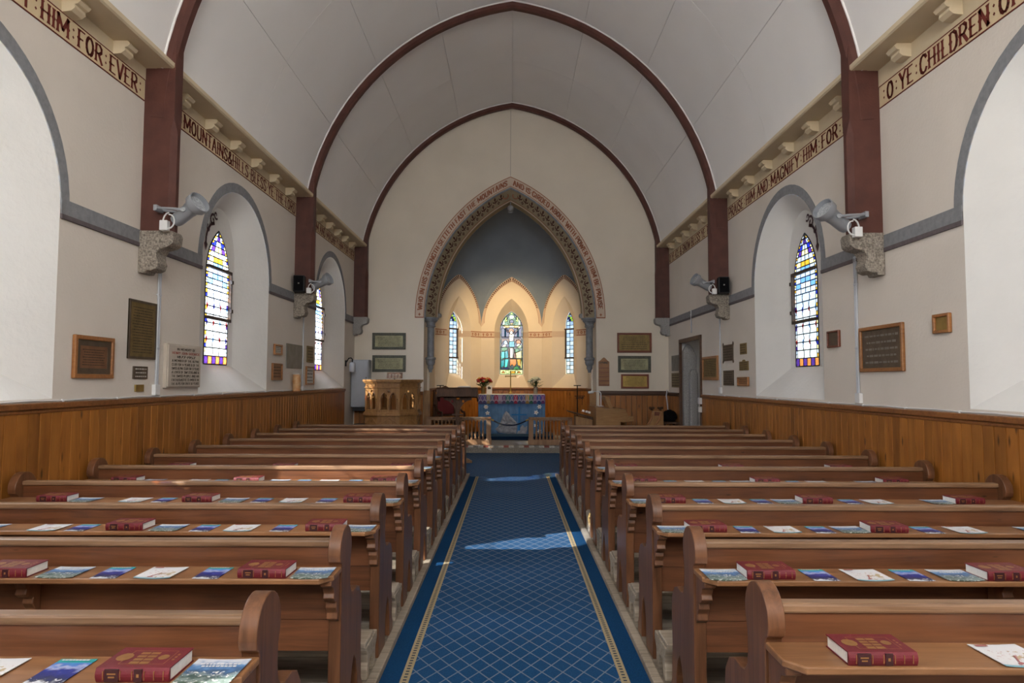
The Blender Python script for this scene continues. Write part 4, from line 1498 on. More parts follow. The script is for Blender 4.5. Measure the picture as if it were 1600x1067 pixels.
ENDT = .052
end_me = MB().plate([pew_profile()], lambda u, v, w: (w - ENDT / 2, u, v), ENDT).mesh('end_panel', 'pew_end', True)
brp = [(0, 0), (-.135, 0), (-.135, -.02), (-.10, -.035), (-.085, -.06), (-.095, -.08), (-.07, -.10), (-.045, -.105), (-.05, -.13), (-.03, -.155), (-.035, -.18), (0, -.20)]
brk_me = MB().plate([brp], lambda u, v, w: (w - .0225, u, v), .045).mesh('shelf_bracket', 'pew_end')
knb = [(-.27, .0), (-.27, .05), (-.25, .08), (-.26, .12), (-.28, .145), (-.28, .16), (-.02, .16), (-.02, .12), (-.06, .09), (-.06, .0), (-.11, 0), (-.13, .08), (-.20, .08), (-.22, 0)]
knb_me = MB().plate([knb], lambda u, v, w: (w - .02, u, v), .04).mesh('kneeler_foot', 'worn')
parts = {}
for s in (-1, 1):
    x0, x1 = PX[s]
    Lx = x1 - x0
    inner = Lx - 2 * ENDT + .004
    D = {}
    # book shelf with its corners cut off
    c = .045
    sh = [(-Lx / 2, -.002), (Lx / 2, -.002), (Lx / 2, -.13), (Lx / 2 - c, -.185), (-Lx / 2 + c, -.185), (-Lx / 2, -.13)]
    D['shelf'] = MB().plate([sh], lambda u, v, w: (u, v, .678 + w), .022).mesh('book_shelf', 'pew_shelf')
    D['back'] = MB().span(-inner / 2, inner / 2, .045, .070, .47, .775).mesh('backrest', 'pew')
    D['rail'] = MB().span(-inner / 2, inner / 2, .030, .085, .770, .800).mesh('top_rail', 'pew_rail')
    D['lower'] = MB().span(-inner / 2, inner / 2, .055, .080, .335, .468).mesh('lower_back', 'pew')
    D['seat'] = MB().span(-inner / 2, inner / 2, .07, .42, .405, .432).mesh('seat', 'pew_shelf')
    D['knee'] = MB().span(-Lx / 2 + .01, Lx / 2 - .01, -.29, -.09, .16, .185).mesh('kneeler_board', 'worn')
    D['foot'] = MB().span(-inner / 2, inner / 2, .10, .16, .05, .10).mesh('foot_rail', 'worn')
    parts[s] = D
rows = {}
for k in range(1, 12):
    for s in (-1, 1):
        y = 1.22 + .83 * k
        if k == 1:
            y += -.09 if s < 0 else .03
        y += random.uniform(-.006, .006)
        x0, x1 = PX[s]
        rows[(s, k)] = y
        side = 'left' if s < 0 else 'right'
        extra = ' next to the camera' if k == 1 else (' nearest the altar rail' if k == 11 else '')
        pw_ = thing('pew', 'brown wooden pew with book shelf, %s from the camera %s of the aisle' % (ORD[k], side) if not extra else 'brown wooden pew with book shelf%s, %s of the aisle' % (extra, side), 'pew', ((x0 + x1) / 2, y, 0), 0, 'pews in two rows')
        D = parts[s]
        hl = (x1 - x0) / 2
        for sx in (-1, 1):
            link('end_panel', end_me, pw_, (sx * (hl - ENDT / 2), 0, 0), bevel=.011)
        shf = link('book_shelf', D['shelf'], pw_, bevel=.005)
        for bx_ in (-(hl - .03), 0, hl - .03):
            link('shelf_bracket', brk_me, shf, (bx_, -.002 if bx_ else .04, .678), bevel=.004)
        link('backrest', D['back'], pw_)
        link('top_rail', D['rail'], pw_, bevel=.008)
        link('lower_back', D['lower'], pw_, bevel=.004)
        link('seat', D['seat'], pw_, bevel=.005)
        kne = link('kneeler_board', D['knee'], pw_, bevel=.006)
        for sx in (-1, 1):
            link('kneeler_foot', knb_me, kne, (sx * (hl - .025), 0, 0), bevel=.004)

# ------------------------------------------------------------------ books, booklets and leaflets on the shelves
BL, BD, BT = .188, .132, .036


def make_book():
    D = {}
    D['front_cover'] = MB().span(-BL / 2, BL / 2, -BD / 2, BD / 2, BT - .003, BT).mesh('cover', 'bookred')
    D['back_cover'] = MB().span(-BL / 2, BL / 2, -BD / 2, BD / 2, 0, .003).mesh('cover', 'bookred')
    n = 5
    pr = [(-BD / 2 + .004, 0)] + [(-BD / 2 - .006 * math.sin(pi * i / n), BT * i / n) for i in range(n + 1)] + [(-BD / 2 + .004, BT)]
    D['spine'] = MB().plate([pr], lambda u, v, w: (-BL / 2 + w, u, v), BL).mesh('spine', 'bookred')
    D['page_block'] = MB().span(-BL / 2 + .003, BL / 2 - .003, -BD / 2 + .004, BD / 2 - .004, .003, BT - .003).mesh('page_block', 'pages')
    g = MB()
    z = BT + .0006
    fr = lambda x0, x1, y0, y1, t: [g.quad((a, c_, z), (b, c_, z), (b, d_, z), (a, d_, z)) for a, b, c_, d_ in ((x0, x1, y0, y0 + t), (x0, x1, y1 - t, y1), (x0, x0 + t, y0, y1), (x1 - t, x1, y0, y1))]
    fr(-.052, .066, -.045, .042, .0018)
    for (x, w_, n_) in ((-.015, .024, 4), (.012, .024, 4)):
        for i in range(n_):
            yy = .032 - i * .020
            g.quad((x - w_ / 2, yy - .014, z), (x + w_ / 2, yy - .014, z), (x + w_ / 2, yy, z), (x - w_ / 2, yy, z))
    for cx_, r in ((-.058, .021), (.045, .014)):
        g.add([(cx_ + r * math.cos(t_ * pi / 5), r * 1.2 * math.sin(t_ * pi / 5), z) for t_ in range(10)], [tuple(range(10))])
    for i in range(3):
        g.quad((.074, -.02 + i * .016, z), (.080, -.02 + i * .016, z), (.080, -.010 + i * .016, z), (.074, -.010 + i * .016, z))
    D['gilt_stamping'] = g.mesh('gilt_stamping', 'gilt')
    l = MB()
    for a, b in ((-.070, -.034), (.005, .026)):
        l.box(((a + b) / 2, -BD / 2 - .0045, BT / 2), (b - a, .004, BT * .86))
    D['spine_label'] = l.mesh('spine_label', 'bookdark')
    l = MB()
    for x in (-.074, -.030, .0, .031, .056, .080):
        l.box((x, -BD / 2 - .0055, BT / 2), (.0016, .003, BT * .62))
    l.box((-.052, -BD / 2 - .0068, BT * .62), (.022, .001, BT * .10))
    l.box((-.052, -BD / 2 - .0068, BT * .40), (.016, .001, BT * .10))
    l.box((.015, -BD / 2 - .0068, BT / 2), (.006, .001, BT * .22))
    D['spine_gilding'] = l.mesh('spine_gilding', 'gilt')
    return D


def print_mat(name, kind):
    mt, t, b = nt(name)
    tc = N(t, 'ShaderNodeTexCoord')
    sx = N(t, 'ShaderNodeSeparateXYZ')
    t.links.new(tc.outputs['Object'], sx.inputs[0])
    no = N(t, 'ShaderNodeTexNoise')
    no.inputs['Scale'].default_value = 34
    no.inputs['Detail'].default_value = 5
    t.links.new(tc.outputs['Object'], no.inputs['Vector'])
    n2 = N(t, 'ShaderNodeTexNoise')
    n2.inputs['Scale'].default_value = 110
    n2.inputs['Detail'].default_value = 3
    t.links.new(tc.outputs['Object'], n2.inputs['Vector'])
    y = math_n(t, 'ADD', sx.outputs[1], math_n(t, 'MULTIPLY', math_n(t, 'SUBTRACT', no.outputs[0], .5), .10))
    f = math_n(t, 'ADD', math_n(t, 'DIVIDE', y, .16), .5, True)
    rp = N(t, 'ShaderNodeValToRGB')
    e = rp.color_ramp.elements
    if kind == 'village':
        st = [(.0, (.05, .10, .07)), (.14, (.22, .28, .27)), (.26, (.05, .10, .09)), (.38, (.20, .27, .30)), (.48, (.04, .10, .20)), (.60, (.07, .18, .38)), (.74, (.16, .32, .56)), (.84, (.50, .58, .70)), (.94, (.66, .70, .76))]
    elif kind == 'peak':
        st = [(.0, (.62, .66, .72)), (.12, (.02, .03, .08)), (.26, (.01, .02, .13)), (.52, (.02, .04, .28)), (.66, (.40, .45, .66)), (.74, (.08, .20, .58)), (.86, (.06, .30, .62))]
    else:
        st = [(.0, (.70, .71, .73)), (.5, (.74, .74, .76)), (.95, (.72, .76, .80))]
    while len(e) > 1:
        e.remove(e[-1])
    e[0].position, e[0].color = st[0][0], rgb(st[0][1])
    for p_, c_ in st[1:]:
        q = e.new(p_)
        q.color = rgb(c_)
    t.links.new(f, rp.inputs[0])
    col = rp.outputs[0]
    if kind == 'village':
        wmask = math_n(t, 'MULTIPLY', math_n(t, 'GREATER_THAN', n2.outputs[0], .60), math_n(t, 'LESS_THAN', sx.outputs[1], .0))
        col = mixc(t, wmask, col, (.70, .70, .68))
    if kind == 'peak':
        tl = math_n(t, 'GREATER_THAN', sx.outputs[1], .054)
        col = mixc(t, tl, col, (.02, .34, .36))
        wmask = math_n(t, 'MULTIPLY', math_n(t, 'GREATER_THAN', n2.outputs[0], .60), math_n(t, 'LESS_THAN', sx.outputs[1], -.045))
        col = mixc(t, wmask, col, (.70, .70, .74))
    if kind == 'drawing':
        d1 = math_n(t, 'MULTIPLY', math_n(t, 'GREATER_THAN', no.outputs[0], .57), math_n(t, 'MULTIPLY', math_n(t, 'LESS_THAN', sx.outputs[1], .03), math_n(t, 'GREATER_THAN', sx.outputs[0], -.02)))
        col = mixc(t, math_n(t, 'MULTIPLY', d1, .8), col, (.42, .30, .10))
        d2 = math_n(t, 'MULTIPLY', math_n(t, 'GREATER_THAN', n2.outputs[0], .63), math_n(t, 'LESS_THAN', sx.outputs[1], .04))
        col = mixc(t, math_n(t, 'MULTIPLY', d2, .6), col, (.45, .16, .16))
        d3 = math_n(t, 'LESS_THAN', sx.outputs[1], -.069)
        col = mixc(t, d3, col, (.20, .40, .48))
    t.links.new(col, b.inputs['Base Color'])
    b.inputs['Roughness'].default_value = .32
    return mt


PR = {'village': (print_mat('village_print', 'village'), .145), 'peak': (print_mat('peak_print', 'peak'), .099), 'drawing': (print_mat('drawing_print', 'drawing'), .142)}
book = make_book()
LD = .156


def make_sheet(kind):
    mt, w = PR[kind]
    mb = MB()
    nx, ny = 6, 4
    for z_ in (0, 1):
        pass
    vs, fs = [], []
    for j in range(ny + 1):
        for i in range(nx + 1):
            x = -w / 2 + w * i / nx
            y = -LD / 2 + LD * j / ny
            z = .0022 + (.004 if kind != 'peak' else .001) * (abs(2 * i / nx - 1) ** 2) * (1 - .5 * j / ny)
            vs.append((x, y, z))
    n = len(vs)
    vs += [(x, y, max(0, z - .0016)) for x, y, z in vs]
    for j in range(ny):
        for i in range(nx):
            a = j * (nx + 1) + i
            fs += [(a, a + 1, a + nx + 2, a + nx + 1), (n + a, n + a + nx + 1, n + a + nx + 2, n + a + 1)]
    for i in range(nx):
        a, b = i, i + 1
        fs.append((a, n + a, n + b, b))
        a, b = ny * (nx + 1) + i, ny * (nx + 1) + i + 1
        fs.append((a, b, n + b, n + a))
    for j in range(ny):
        a, b = j * (nx + 1), (j + 1) * (nx + 1)
        fs.append((a, b, n + b, n + a))
        a, b = j * (nx + 1) + nx, (j + 1) * (nx + 1) + nx
        fs.append((a, n + a, n + b, b))
    mb.add(vs, fs)
    D = {'pages': mb.mesh('sheet', mt, True)}
    tl = MB()
    z = .009
    if kind == 'village':
        for i, (y, a) in enumerate(((.040, .10), (.026, .085))):
            x = -a / 2
            while x < a / 2:
                l = random.uniform(.005, .012)
                tl.box((x + l / 2, y, .0052), (l, .007, .0004))
                x += l + .003
        D['title_print'] = tl.mesh('title_print', 'white')
    if kind == 'drawing':
        tl.box((-.04, .062, .0062), (.035, .010, .0004))
        tl.box((-.015, -.06, .0046), (.018, .010, .0004), rz=.5)
        tl.box((-.005, -.03, .0044), (.005, .05, .0004), rz=-.4)
        D['title_print'] = tl.mesh('title_print', mat('faded_red_print', (.38, .14, .14), .5))
    if kind == 'peak':
        x = -.04
        while x < .036:
            l = random.uniform(.004, .010)
            tl.box((x + l / 2, .066, .0045), (l, .006, .0004))
            x += l + .002
        D['title_print'] = tl.mesh('title_print', 'white')
    return D


SHEET = {k: make_sheet(k) for k in PR}
SEQ = {-1: [('village', -.784), ('book', -.963), ('peak', -1.185), ('drawing', -1.39), ('peak', -1.585), ('village', -1.777), ('book', -1.985), ('peak', -2.22), ('drawing', -2.395), ('village', -2.726), ('book', -2.905)],
       1: [('village', .846), ('book', 1.012), ('peak', 1.226), ('drawing', 1.408), ('peak', 1.60), ('village', 1.768), ('book', 1.935), ('peak', 2.17), ('drawing', 2.35), ('village', 2.73), ('book', 2.895)]}
WORD = {'book': ('closed dark red gilt-stamped hymn book', 'book', 'red books on the pew shelves'),
        'village': ('glossy booklet with a blue village view', 'booklet', 'booklets on the pew shelves'),
        'peak': ('slim leaflet with a dark blue peak and teal top', 'leaflet', 'leaflets on the pew shelves'),
        'drawing': ('white booklet with a pale tree drawing', 'booklet', 'booklets on the pew shelves')}
PLACE = {3: ('nearest the aisle', 'midway', 'nearest the wall'), 2: ('nearer the aisle', 'nearer the wall')}
for (s, k), y in rows.items():
    if k > 7:
        seq = SEQ[s][:1] if k in (8, 10) else []
    elif k == 7:
        seq = SEQ[s][:2]
    else:
        seq = SEQ[s]
    if (s, k) == (1, 1):
        seq = [q for i, q in enumerate(SEQ[1]) if i not in (0, 2)]
    cnt = {}
    for kd, x in seq:
        cnt[kd] = cnt.get(kd, 0) + 1
    seen = {}
    for kd, x in seq:
        i = seen.get(kd, 0)
        seen[kd] = i + 1
        base_l, cat, grp = WORD[kd]
        pl = '' if cnt[kd] == 1 else ', ' + PLACE[cnt[kd]][i]
        lab = '%s, %s %s pew%s' % (base_l, ORD[k], 'left' if s < 0 else 'right', pl)
        name = {'book': 'hymn_book', 'village': 'booklet', 'peak': 'leaflet', 'drawing': 'white_booklet'}[kd]
        yy = y - .1075 + random.uniform(-.002, .002)
        if kd == 'book':
            yy = y - .108 + random.uniform(-.004, .008)
        o = thing(name, lab, cat, (x + (random.uniform(-.008, .008) if k > 1 else 0), yy, .7005), random.gauss(0, .018), grp)
        for pn, me in (book if kd == 'book' else SHEET[kd]).items():
            par = o
            if pn in ('gilt_stamping', 'spine_label', 'spine_gilding', 'title_print'):
                par = [c for c in o.children if c.name.split('.')[0] == {'gilt_stamping': 'front_cover', 'title_print': 'pages'}.get(pn, 'spine')][0]
            c_o = link(pn, me, par)
            if pn in ('gilt_stamping', 'spine_label', 'spine_gilding', 'title_print'):
                c_o['kind'] = 'stuff'

# ------------------------------------------------------------------ wall tablets
def dashes(mb, fn, u0, u1, v0, v1, lines, seed, ragged=.18, thick=.32, w=.0):
    """unreadable engraved lines: rows of short strokes"""
    rnd = random.Random(seed)
    lh = (v1 - v0) / lines
    for i in range(lines):
        v = v1 - (i + .5) * lh
        c = (u0 + u1) / 2
        hw = (u1 - u0) / 2 * (1 - ragged * rnd.random())
        u = c - hw
        while u < c + hw:
            l = min(c + hw - u, lh * rnd.uniform(.35, 1.3))
            h = lh * thick * rnd.uniform(.35, .55)
            mb.add([fn(a, b, w) for a, b in ((u, v - h), (u + l, v - h), (u + l, v + h), (u, v + h))], [(0, 1, 2, 3)])
            u += l + lh * .22


def wall_fn(kind, x0, z0):
    if kind == 'L':
        return lambda u, v, w: (-(WX - w), x0 + u, z0 + v)
    if kind == 'R':
        return lambda u, v, w: (WX - w, x0 - u, z0 + v)
    return lambda u, v, w: (x0 + u, YE - w, z0 + v)


def tablet(kind, px, label, plate='brassdull', frame=None, lines=8, ink='engrave', border=None, fwid=.03, name='memorial_tablet', bord_w=.03, shape=None, seed=None, depth=.012):
    """px = (x0, top y at x0, bottom y at x0, x1) in the photograph; the tablet hangs flat on the wall"""
    xa, yt, yb, xb = px
    ax, v = {'L': (0, -WX), 'R': (0, WX), 'F': (1, YE)}[kind]
    A, B, C = at(xa, yt, ax, v), at(xa, yb, ax, v), at(xb, (yt + yb) / 2, ax, v)
    h = A.z - B.z
    if kind == 'F':
        w_ = C.x - A.x
        org = A.x
    else:
        w_ = abs(C.y - A.y)
        org = A.y
    fn = wall_fn(kind, org, B.z)
    o = thing(name, label, 'tablet')
    d = depth
    if frame:
        fr = [(0, 0), (w_, 0), (w_, h), (0, h)]
        inn = [(fwid, fwid), (w_ - fwid, fwid), (w_ - fwid, h - fwid), (fwid, h - fwid)]
        MB().plate([fr, inn], fn, .030).build('frame', frame, o, bevel=.007)
        m_ = fwid
    else:
        m_ = 0
    rect = shape(w_, h) if shape else [(m_, m_), (w_ - m_, m_), (w_ - m_, h - m_), (m_, h - m_)]
    MB().plate([rect], fn, d).build('plate', plate, o, bevel=.002)
    if border:
        bw = bord_w
        MB().plate([[(m_, m_), (w_ - m_, m_), (w_ - m_, h - m_), (m_, h - m_)], [(m_ + bw, m_ + bw), (w_ - m_ - bw, m_ + bw), (w_ - m_ - bw, h - m_ - bw), (m_ + bw, h - m_ - bw)]], fn, d + .004).build('border', border, o)
        m_ += bw
    if lines:
        mb = MB()
        e = .06 * w_ + m_
        dashes(mb, fn, e, w_ - e, m_ + .05 * h, h - m_ - .06 * h, lines, seed or int(xa), w=d + .0015)
        tag(mb.build('engraved_lines', ink, o), kind='stuff')
    return o, fn, w_, h


tablet('L', (113, 522, 591, 174), 'copper memorial tablet in an orange wooden frame, left wall', 'copper', 'frame', 7, fwid=.035, border='bronze', bord_w=.045)
tablet('L', (201, 466, 560, 242), 'tall brass memorial tablet beside the conduit, left wall', 'brassdull', None, 17, border='bronze', bord_w=.022)
tablet('L', (207, 572, 592, 229), 'small dark bronze tablet with pale lettering, left wall', 'bronze', None, 3, ink='paleletter')
tablet('L', (210, 601, 612, 223), 'tiny blank brass tablet just above the left wainscot', 'brass', None, 0)
o, fn, w_, h = tablet('L', (256, 536, 606, 308), 'cream limestone tablet with carved lettering beside the left window', 'stoneplate', None, 0, depth=.035)
MB().plate([[(.01, .01), (w_ - .01, .01), (w_ - .01, h - .01), (.01, h - .01)]], fn, .045).build('raised_field', 'stoneplate', o, bevel=.008)
TX = ["IN MEMORY OF", "HENRY JOHN SIDGWICK", "1877-1957", "A MEMBER OF THE ALPINE", "CLUB FOR 51 YEARS & OF THE", "SWISS ALPINE CLUB FOR 53 YEARS", "A LOVER OF SWITZERLAND &", "THE SWISS PEOPLE AND AN", "ENTHUSIASTIC CLIMBER IN", "THE ALPS FOR OVER 50 YEARS"]
lh = h * .88 / len(TX)
for i, tx in enumerate(TX):
    frac = .82 if i not in (0, 2) else .55
    u0 = w_ * ((1 - frac) / 2 + .015)
    v0 = h * .93 - (i + 1) * lh
    tag(write(tx, lambda u, v: fn(u0 + (w_ * frac) * u, v0 + lh * .16 + lh * .62 * v, .0465), 'redletter' if i == 1 else 'engrave', o, 'carved_lettering', tv=.17, th=.10, flare=False), kind='stuff')
tablet('L', (427, 537, 554, 439), 'small square wooden tablet with pale plate, far left wall', 'paleletter', 'frame', 3, fwid=.03)
tablet('L', (424, 567, 594, 439), 'small wood-framed bronze tablet, far left wall', 'copper', 'frame', 4, fwid=.02)
tablet('L', (447, 536, 575, 471), 'plain pewter-grey tablet between the left windows', 'pewter', None, 0)
tablet('L', (479, 540, 566, 489), 'narrow brass tablet right of the grey one, far left wall', 'brassdull', None, 5)
tablet('L', (477, 572, 601, 489), 'wooden tablet with white card, lowest at far left wall', 'paleletter', 'frame', 4, fwid=.025)
tablet('F', (582, 520, 546, 634), 'upper verdigris brass tablet left of the chancel arch', 'greenbrass', None, 6, border='verdborder', bord_w=.06)
tablet('F', (582, 555, 581, 634), 'lower verdigris brass tablet left of the chancel arch', 'greenbrass', None, 6, border='verdborder', bord_w=.06)
tablet('F', (964, 520, 551, 1018), 'brown tablet in a mahogany frame right of the chancel arch', 'brassdull', 'framered', 7, fwid=.045)
tablet('F', (965.5, 556, 582, 1017), 'verdigris brass tablet under the mahogany frame, right of the arch', 'greenbrass', None, 6, border='verdborder', bord_w=.06)
tablet('F', (970, 584.5, 607, 1013.5), 'polished brass tablet in dark frame above the right wainscot', 'brass', 'framered', 7, fwid=.04)
o, fn, w_, h = tablet('F', (935, 560, 603, 952), 'wooden hymn number board with rounded top right of the arch', 'frame', None, 0, name='hymn_board', shape=lambda w, h: [(0, 0), (w, 0), (w, h * .88), (w * .82, h * .93), (w * .66, h * 1.0), (w * .5, h * 1.04), (w * .34, h * 1.0), (w * .18, h * .93), (0, h * .88)])
o['category'] = 'hymn board'
for i in range(5):
    MB().plate([[(.01, h * (.0 + .155 * i) + .01), (w_ - .01, h * (.0 + .155 * i) + .01), (w_ - .01, h * (.0 + .155 * i) + .026), (.01, h * .155 * i + .026)]], fn, .026).build('slat', 'framered', o)
tag(write('HYMNS', lambda u, v: fn(w_ * (.1 + .8 * u), h * (.80 + .085 * v), .0145), 'engrave', o, 'painted_lettering', tv=.18), kind='stuff')
# right wall (x0 is the far edge)
tablet('R', (1050, 556, 580, 1063), 'upper grey tablet left of the side door', 'pewter', None, 0)
tablet('R', (1050, 583, 605, 1063), 'lower pale brass tablet left of the side door', 'brassdull', None, 5)
tablet('R', (1099, 558, 594, 1123), 'brass tablet in wooden frame right beside the side door', 'brassdull', 'frame', 9, fwid=.05)
tablet('R', (1129.5, 539, 566.5, 1147), 'bronze scroll-cornered tablet, far right wall', 'bronze', None, 6, shape=lambda w, h: [(0, 0), (.03, -.02), (.06, .02), (w - .06, .02), (w - .03, -.02), (w, 0), (w - .02, .04), (w - .02, h - .04), (w, h), (w - .03, h + .03), (w - .06, h - .01), (.06, h - .01), (.03, h + .03), (0, h), (.02, h - .04), (.02, .04)])
tablet('R', (1131, 579, 602, 1147), 'square bronze tablet under the scroll-cornered one, right wall', 'bronze', None, 6)
tablet('R', (1157, 537, 554, 1167), 'small brass tablet, topmost of the right column', 'brassdull', None, 4)
tablet('R', (1156, 565, 579, 1170), 'small dull brass tablet with raised crest, middle of the right column', 'brassdull', None, 4, shape=lambda w, h: [(0, 0), (w, 0), (w, h), (w * .66, h), (w * .6, h * 1.18), (w * .4, h * 1.18), (w * .34, h), (0, h)])
tablet('R', (1154, 589, 603, 1171), 'small orange wooden tablet, lowest of the right column', 'frame', 'frame', 3, fwid=.02)
tablet('R', (1295, 518, 544, 1314), 'small wood-framed plaque with a pale corner, right wall', 'bronze', 'framered', 0, fwid=.02)
tablet('R', (1345.5, 513, 581.5, 1415), 'large dark slate tablet in wooden frame, right wall', 'bronze', 'frame', 5, ink='pewter', fwid=.035)
tablet('R', (1461, 492, 522, 1488), 'small square wooden plaque with brass plate near right window', 'brass', 'frame', 0, fwid=.025)

# ------------------------------------------------------------------ floodlights, loudspeakers, conduits
def floodlight(p, aim, label, sc=1.0, dx=.26):
    o = thing('floodlight', label, 'floodlight', p, 0, 'grey floodlights on the ribs')
    d = Vector(aim).normalized()
    prof = [(.02, -.16), (.055, -.155), (.062, -.13), (.064, .02), (.068, .03), (.068, .06), (.085, .085), (.098, .10), (.100, .165), (.094, .165), (.090, .12)]
    MB().lathe([(r * sc, h * sc) for r, h in prof], (0, 0, 0), 18, axis=d).build('housing', 'spot', o, smooth=True)
    MB().lathe([(.088 * sc, .118 * sc), (.088 * sc, .124 * sc)], (0, 0, 0), 18, axis=d).build('lens', 'lens', o)
    s_ = -1 if p[0] < 0 else 1
    for yy in (-.075, .075):
        MB().tube([(0, yy * sc, 0), (s_ * dx * sc * .35, yy * sc, .01), (s_ * dx * sc, yy * sc * .6, .025)], .012 * sc, 6).build('yoke_arm', 'spot', o)
        MB().lathe([(.02 * sc, 0), (.02 * sc, .012)], (0, yy * sc, 0), 10, axis=(0, 1 if yy > 0 else -1, 0)).build('yoke_bolt', 'lens', o)
    MB().box((s_ * dx * sc, 0, .025), (.03, .12 * sc, .05 * sc)).build('yoke_plate', 'spot', o)
    b = Vector((s_ * .19 * sc, -.02, -.13 * sc))
    MB().box(b, (.07 * sc, .06 * sc, .09 * sc)).build('junction_box', 'white', o, bevel=.006)
    P = []
    for i in range(15):
        t_ = i / 14
        P.append((s_ * (.15 + .05 * math.sin(t_ * 2 * pi)) * sc, -.03, (-.10 + .075 * math.cos(t_ * 2 * pi) * (1 - .2 * t_) + .01) * sc))
    MB().tube(P, .007 * sc, 6).build('cable', 'white', o, smooth=True)
    return o


def pxat(px, py, Y):
    return tuple(at(px, py, 1, Y))


floodlight(pxat(293, 331, 6.02), (.80, -.33, .45), 'grey floodlight on the near left rib corbel')
floodlight(pxat(1304, 341, 6.02), (-.80, -.33, .45), 'grey floodlight on the near right rib corbel')
floodlight(pxat(502, 442, 10.36), (.82, -.25, .40), 'grey floodlight above the far left corbel, beside a loudspeaker', .95, .17)
floodlight(pxat(1097, 443, 10.36), (-.82, -.25, .40), 'grey floodlight above the far right corbel, beside a loudspeaker', .95, .17)
for px, py, side in ((468, 443.5, 'left'), (1130, 446, 'right')):
    p = at(px, py, 1, 10.34)
    o = thing('loudspeaker', 'small black loudspeaker on the far %s rib' % side, 'loudspeaker', tuple(p), .12 if side == 'left' else -.12, 'black loudspeakers on the ribs')
    box_o('cabinet', 'black', o, (0, 0, 0), (.165, .15, .255), bevel=.018)
    MB().box((0, -.077, 0), (.135, .006, .22)).build('grille', 'blackcloth', o)
    box_o('badge', 'pewter', o, (0, -.081, 0), (.022, .004, .02))
    box_o('wall_mount', 'iron', o, (0, .10, 0), (.05, .07, .06))


def conduit(side, px_top, py_top, px_bot, py_bot, label, two=False, box=True):
    s_ = -1 if side == 'L' else 1
    A, B = at(px_top, py_top, 0, s_ * WX), at(px_bot, py_bot, 0, s_ * WX)
    y = (A.y + B.y) / 2
    o = thing('conduit', label, 'conduit', (s_ * (WX - .012), y, B.z), 0, 'wall conduits')
    MB().tube([(0, 0, 0), (0, 0, A.z - B.z)], .011, 8).build('pipe', 'conduit', o, smooth=True)
    if two:
        MB().tube([(0, .035, 0), (0, .035, A.z - B.z)], .007, 8).build('pipe', 'conduit', o, smooth=True)
    n = 2
    for i in range(n):
        MB().box((0, .01, (A.z - B.z) * (.35 + .45 * i)), (.022, .06, .014)).build('clip', 'conduit', o)
    if box:
        MB().box((0, .0, .0), (.045, .09, .10)).build('socket_box', 'white', o, bevel=.006)


conduit('L', 247, 424, 241, 609, 'twin grey conduit under the near left corbel', True)
conduit('R', 1339, 400, 1344, 622, 'twin grey conduit under the near right corbel', True)
conduit('L', 473.5, 494, 471, 608, 'thin white conduit under the far left corbel')
conduit('R', 1126.5, 497, 1126.5, 610, 'thin white conduit under the far right corbel')
conduit('R', 1081, 484, 1081, 520, 'short cable above the side door frame', False, False)
for s_, z, y1 in ((-1, ZWL + .052, 13.6), (1, ZWR + .052, 11.9)):
    o = thing('cable', 'thin white cable stapled along the %s wainscot rail' % ('left' if s_ < 0 else 'right'), 'cable')
    P = []
    y = 3.0
    k = 0
    while y < y1:
        P.append((s_ * (WX - .012), y, z + (.004 if k % 2 else -.002)))
        y += .35
        k += 1
    MB().tube(P, .006, 6).build('wire', 'white', o, smooth=True)
    for p in P[::2]:
        MB().box(p, (.02, .012, .02)).build('staple', 'white', o)
# lantern on the left ledge
p = at(457.5, 612, 0, -WX + .02)
o = thing('lantern', 'amber ribbed glass candle lantern on the left wainscot ledge', 'lantern', (-WX + .075, p.y, ZWL + .04))
MB().lathe([(.055, 0), (.062, .01), (.056, .05), (.062, .07), (.056, .12), (.062, .15), (.055, .20), (.058, .25)], (0, 0, 0), 16).build('shade', 'lanternglass', o, smooth=True)
MB().lathe([(.058, .25), (.062, .262), (.03, .275)], (0, 0, 0), 16).build('cap', 'paleletter', o, smooth=True)
MB().lathe([(.065, -.012), (.065, .004)], (0, 0, 0), 16).build('base', 'frame', o)

# ------------------------------------------------------------------ grey wall cabinet and reading lamp in the left corner
o = thing('wall_cabinet', 'tall grey metal cabinet in the left front corner', 'cabinet', (-3.16, 14.2, .92))
MB().span(-.17, .19, 0, .30, 0, .98).build('body', 'cabinet', o, bevel=.006)
MB().span(-.155, .175, -.02, 0, .015, .965).build('door', 'cabinet', o, bevel=.005)
box_o('lock', 'pewter', o, (.15, -.025, .60), (.02, .015, .04))
MB().span(-.10, .12, .02, .25, -.92, -.35).build('plinth_box', 'bronze', o)
MB().span(-.13, .17, .02, .25, -.08, 0).build('bottom_tray', 'black', o)
p = at(544, 574, 1, 13.9)
o = thing('wall_lamp', 'small grey wall lamp with cylinder shade at left corner', 'lamp', (-3.20, 13.75, p.z))
MB().lathe([(.055, -.09), (.06, -.08), (.06, .08), (.045, .10), (.01, .105)], (0, 0, 0), 16).build('shade', 'cabinet', o, smooth=True)
MB().tube([(0, 0, .10), (0, .0, .16), (-.03, .01, .19), (-.08, .02, .18), (-.13, .03, .10)], .012, 8).build('arm', 'iron', o, smooth=True)
box_o('wall_plate', 'iron', o, (-.14, .03, .08), (.02, .06, .12))

# ------------------------------------------------------------------ pulpit
pu = thing('pulpit', 'octagonal carved oak pulpit with pierced lancet panels', 'pulpit', (-2.31, 13.40, 0))
R8 = .545
AP8 = R8 * math.cos(pi / 8)
FW8 = 2 * R8 * math.sin(pi / 8)


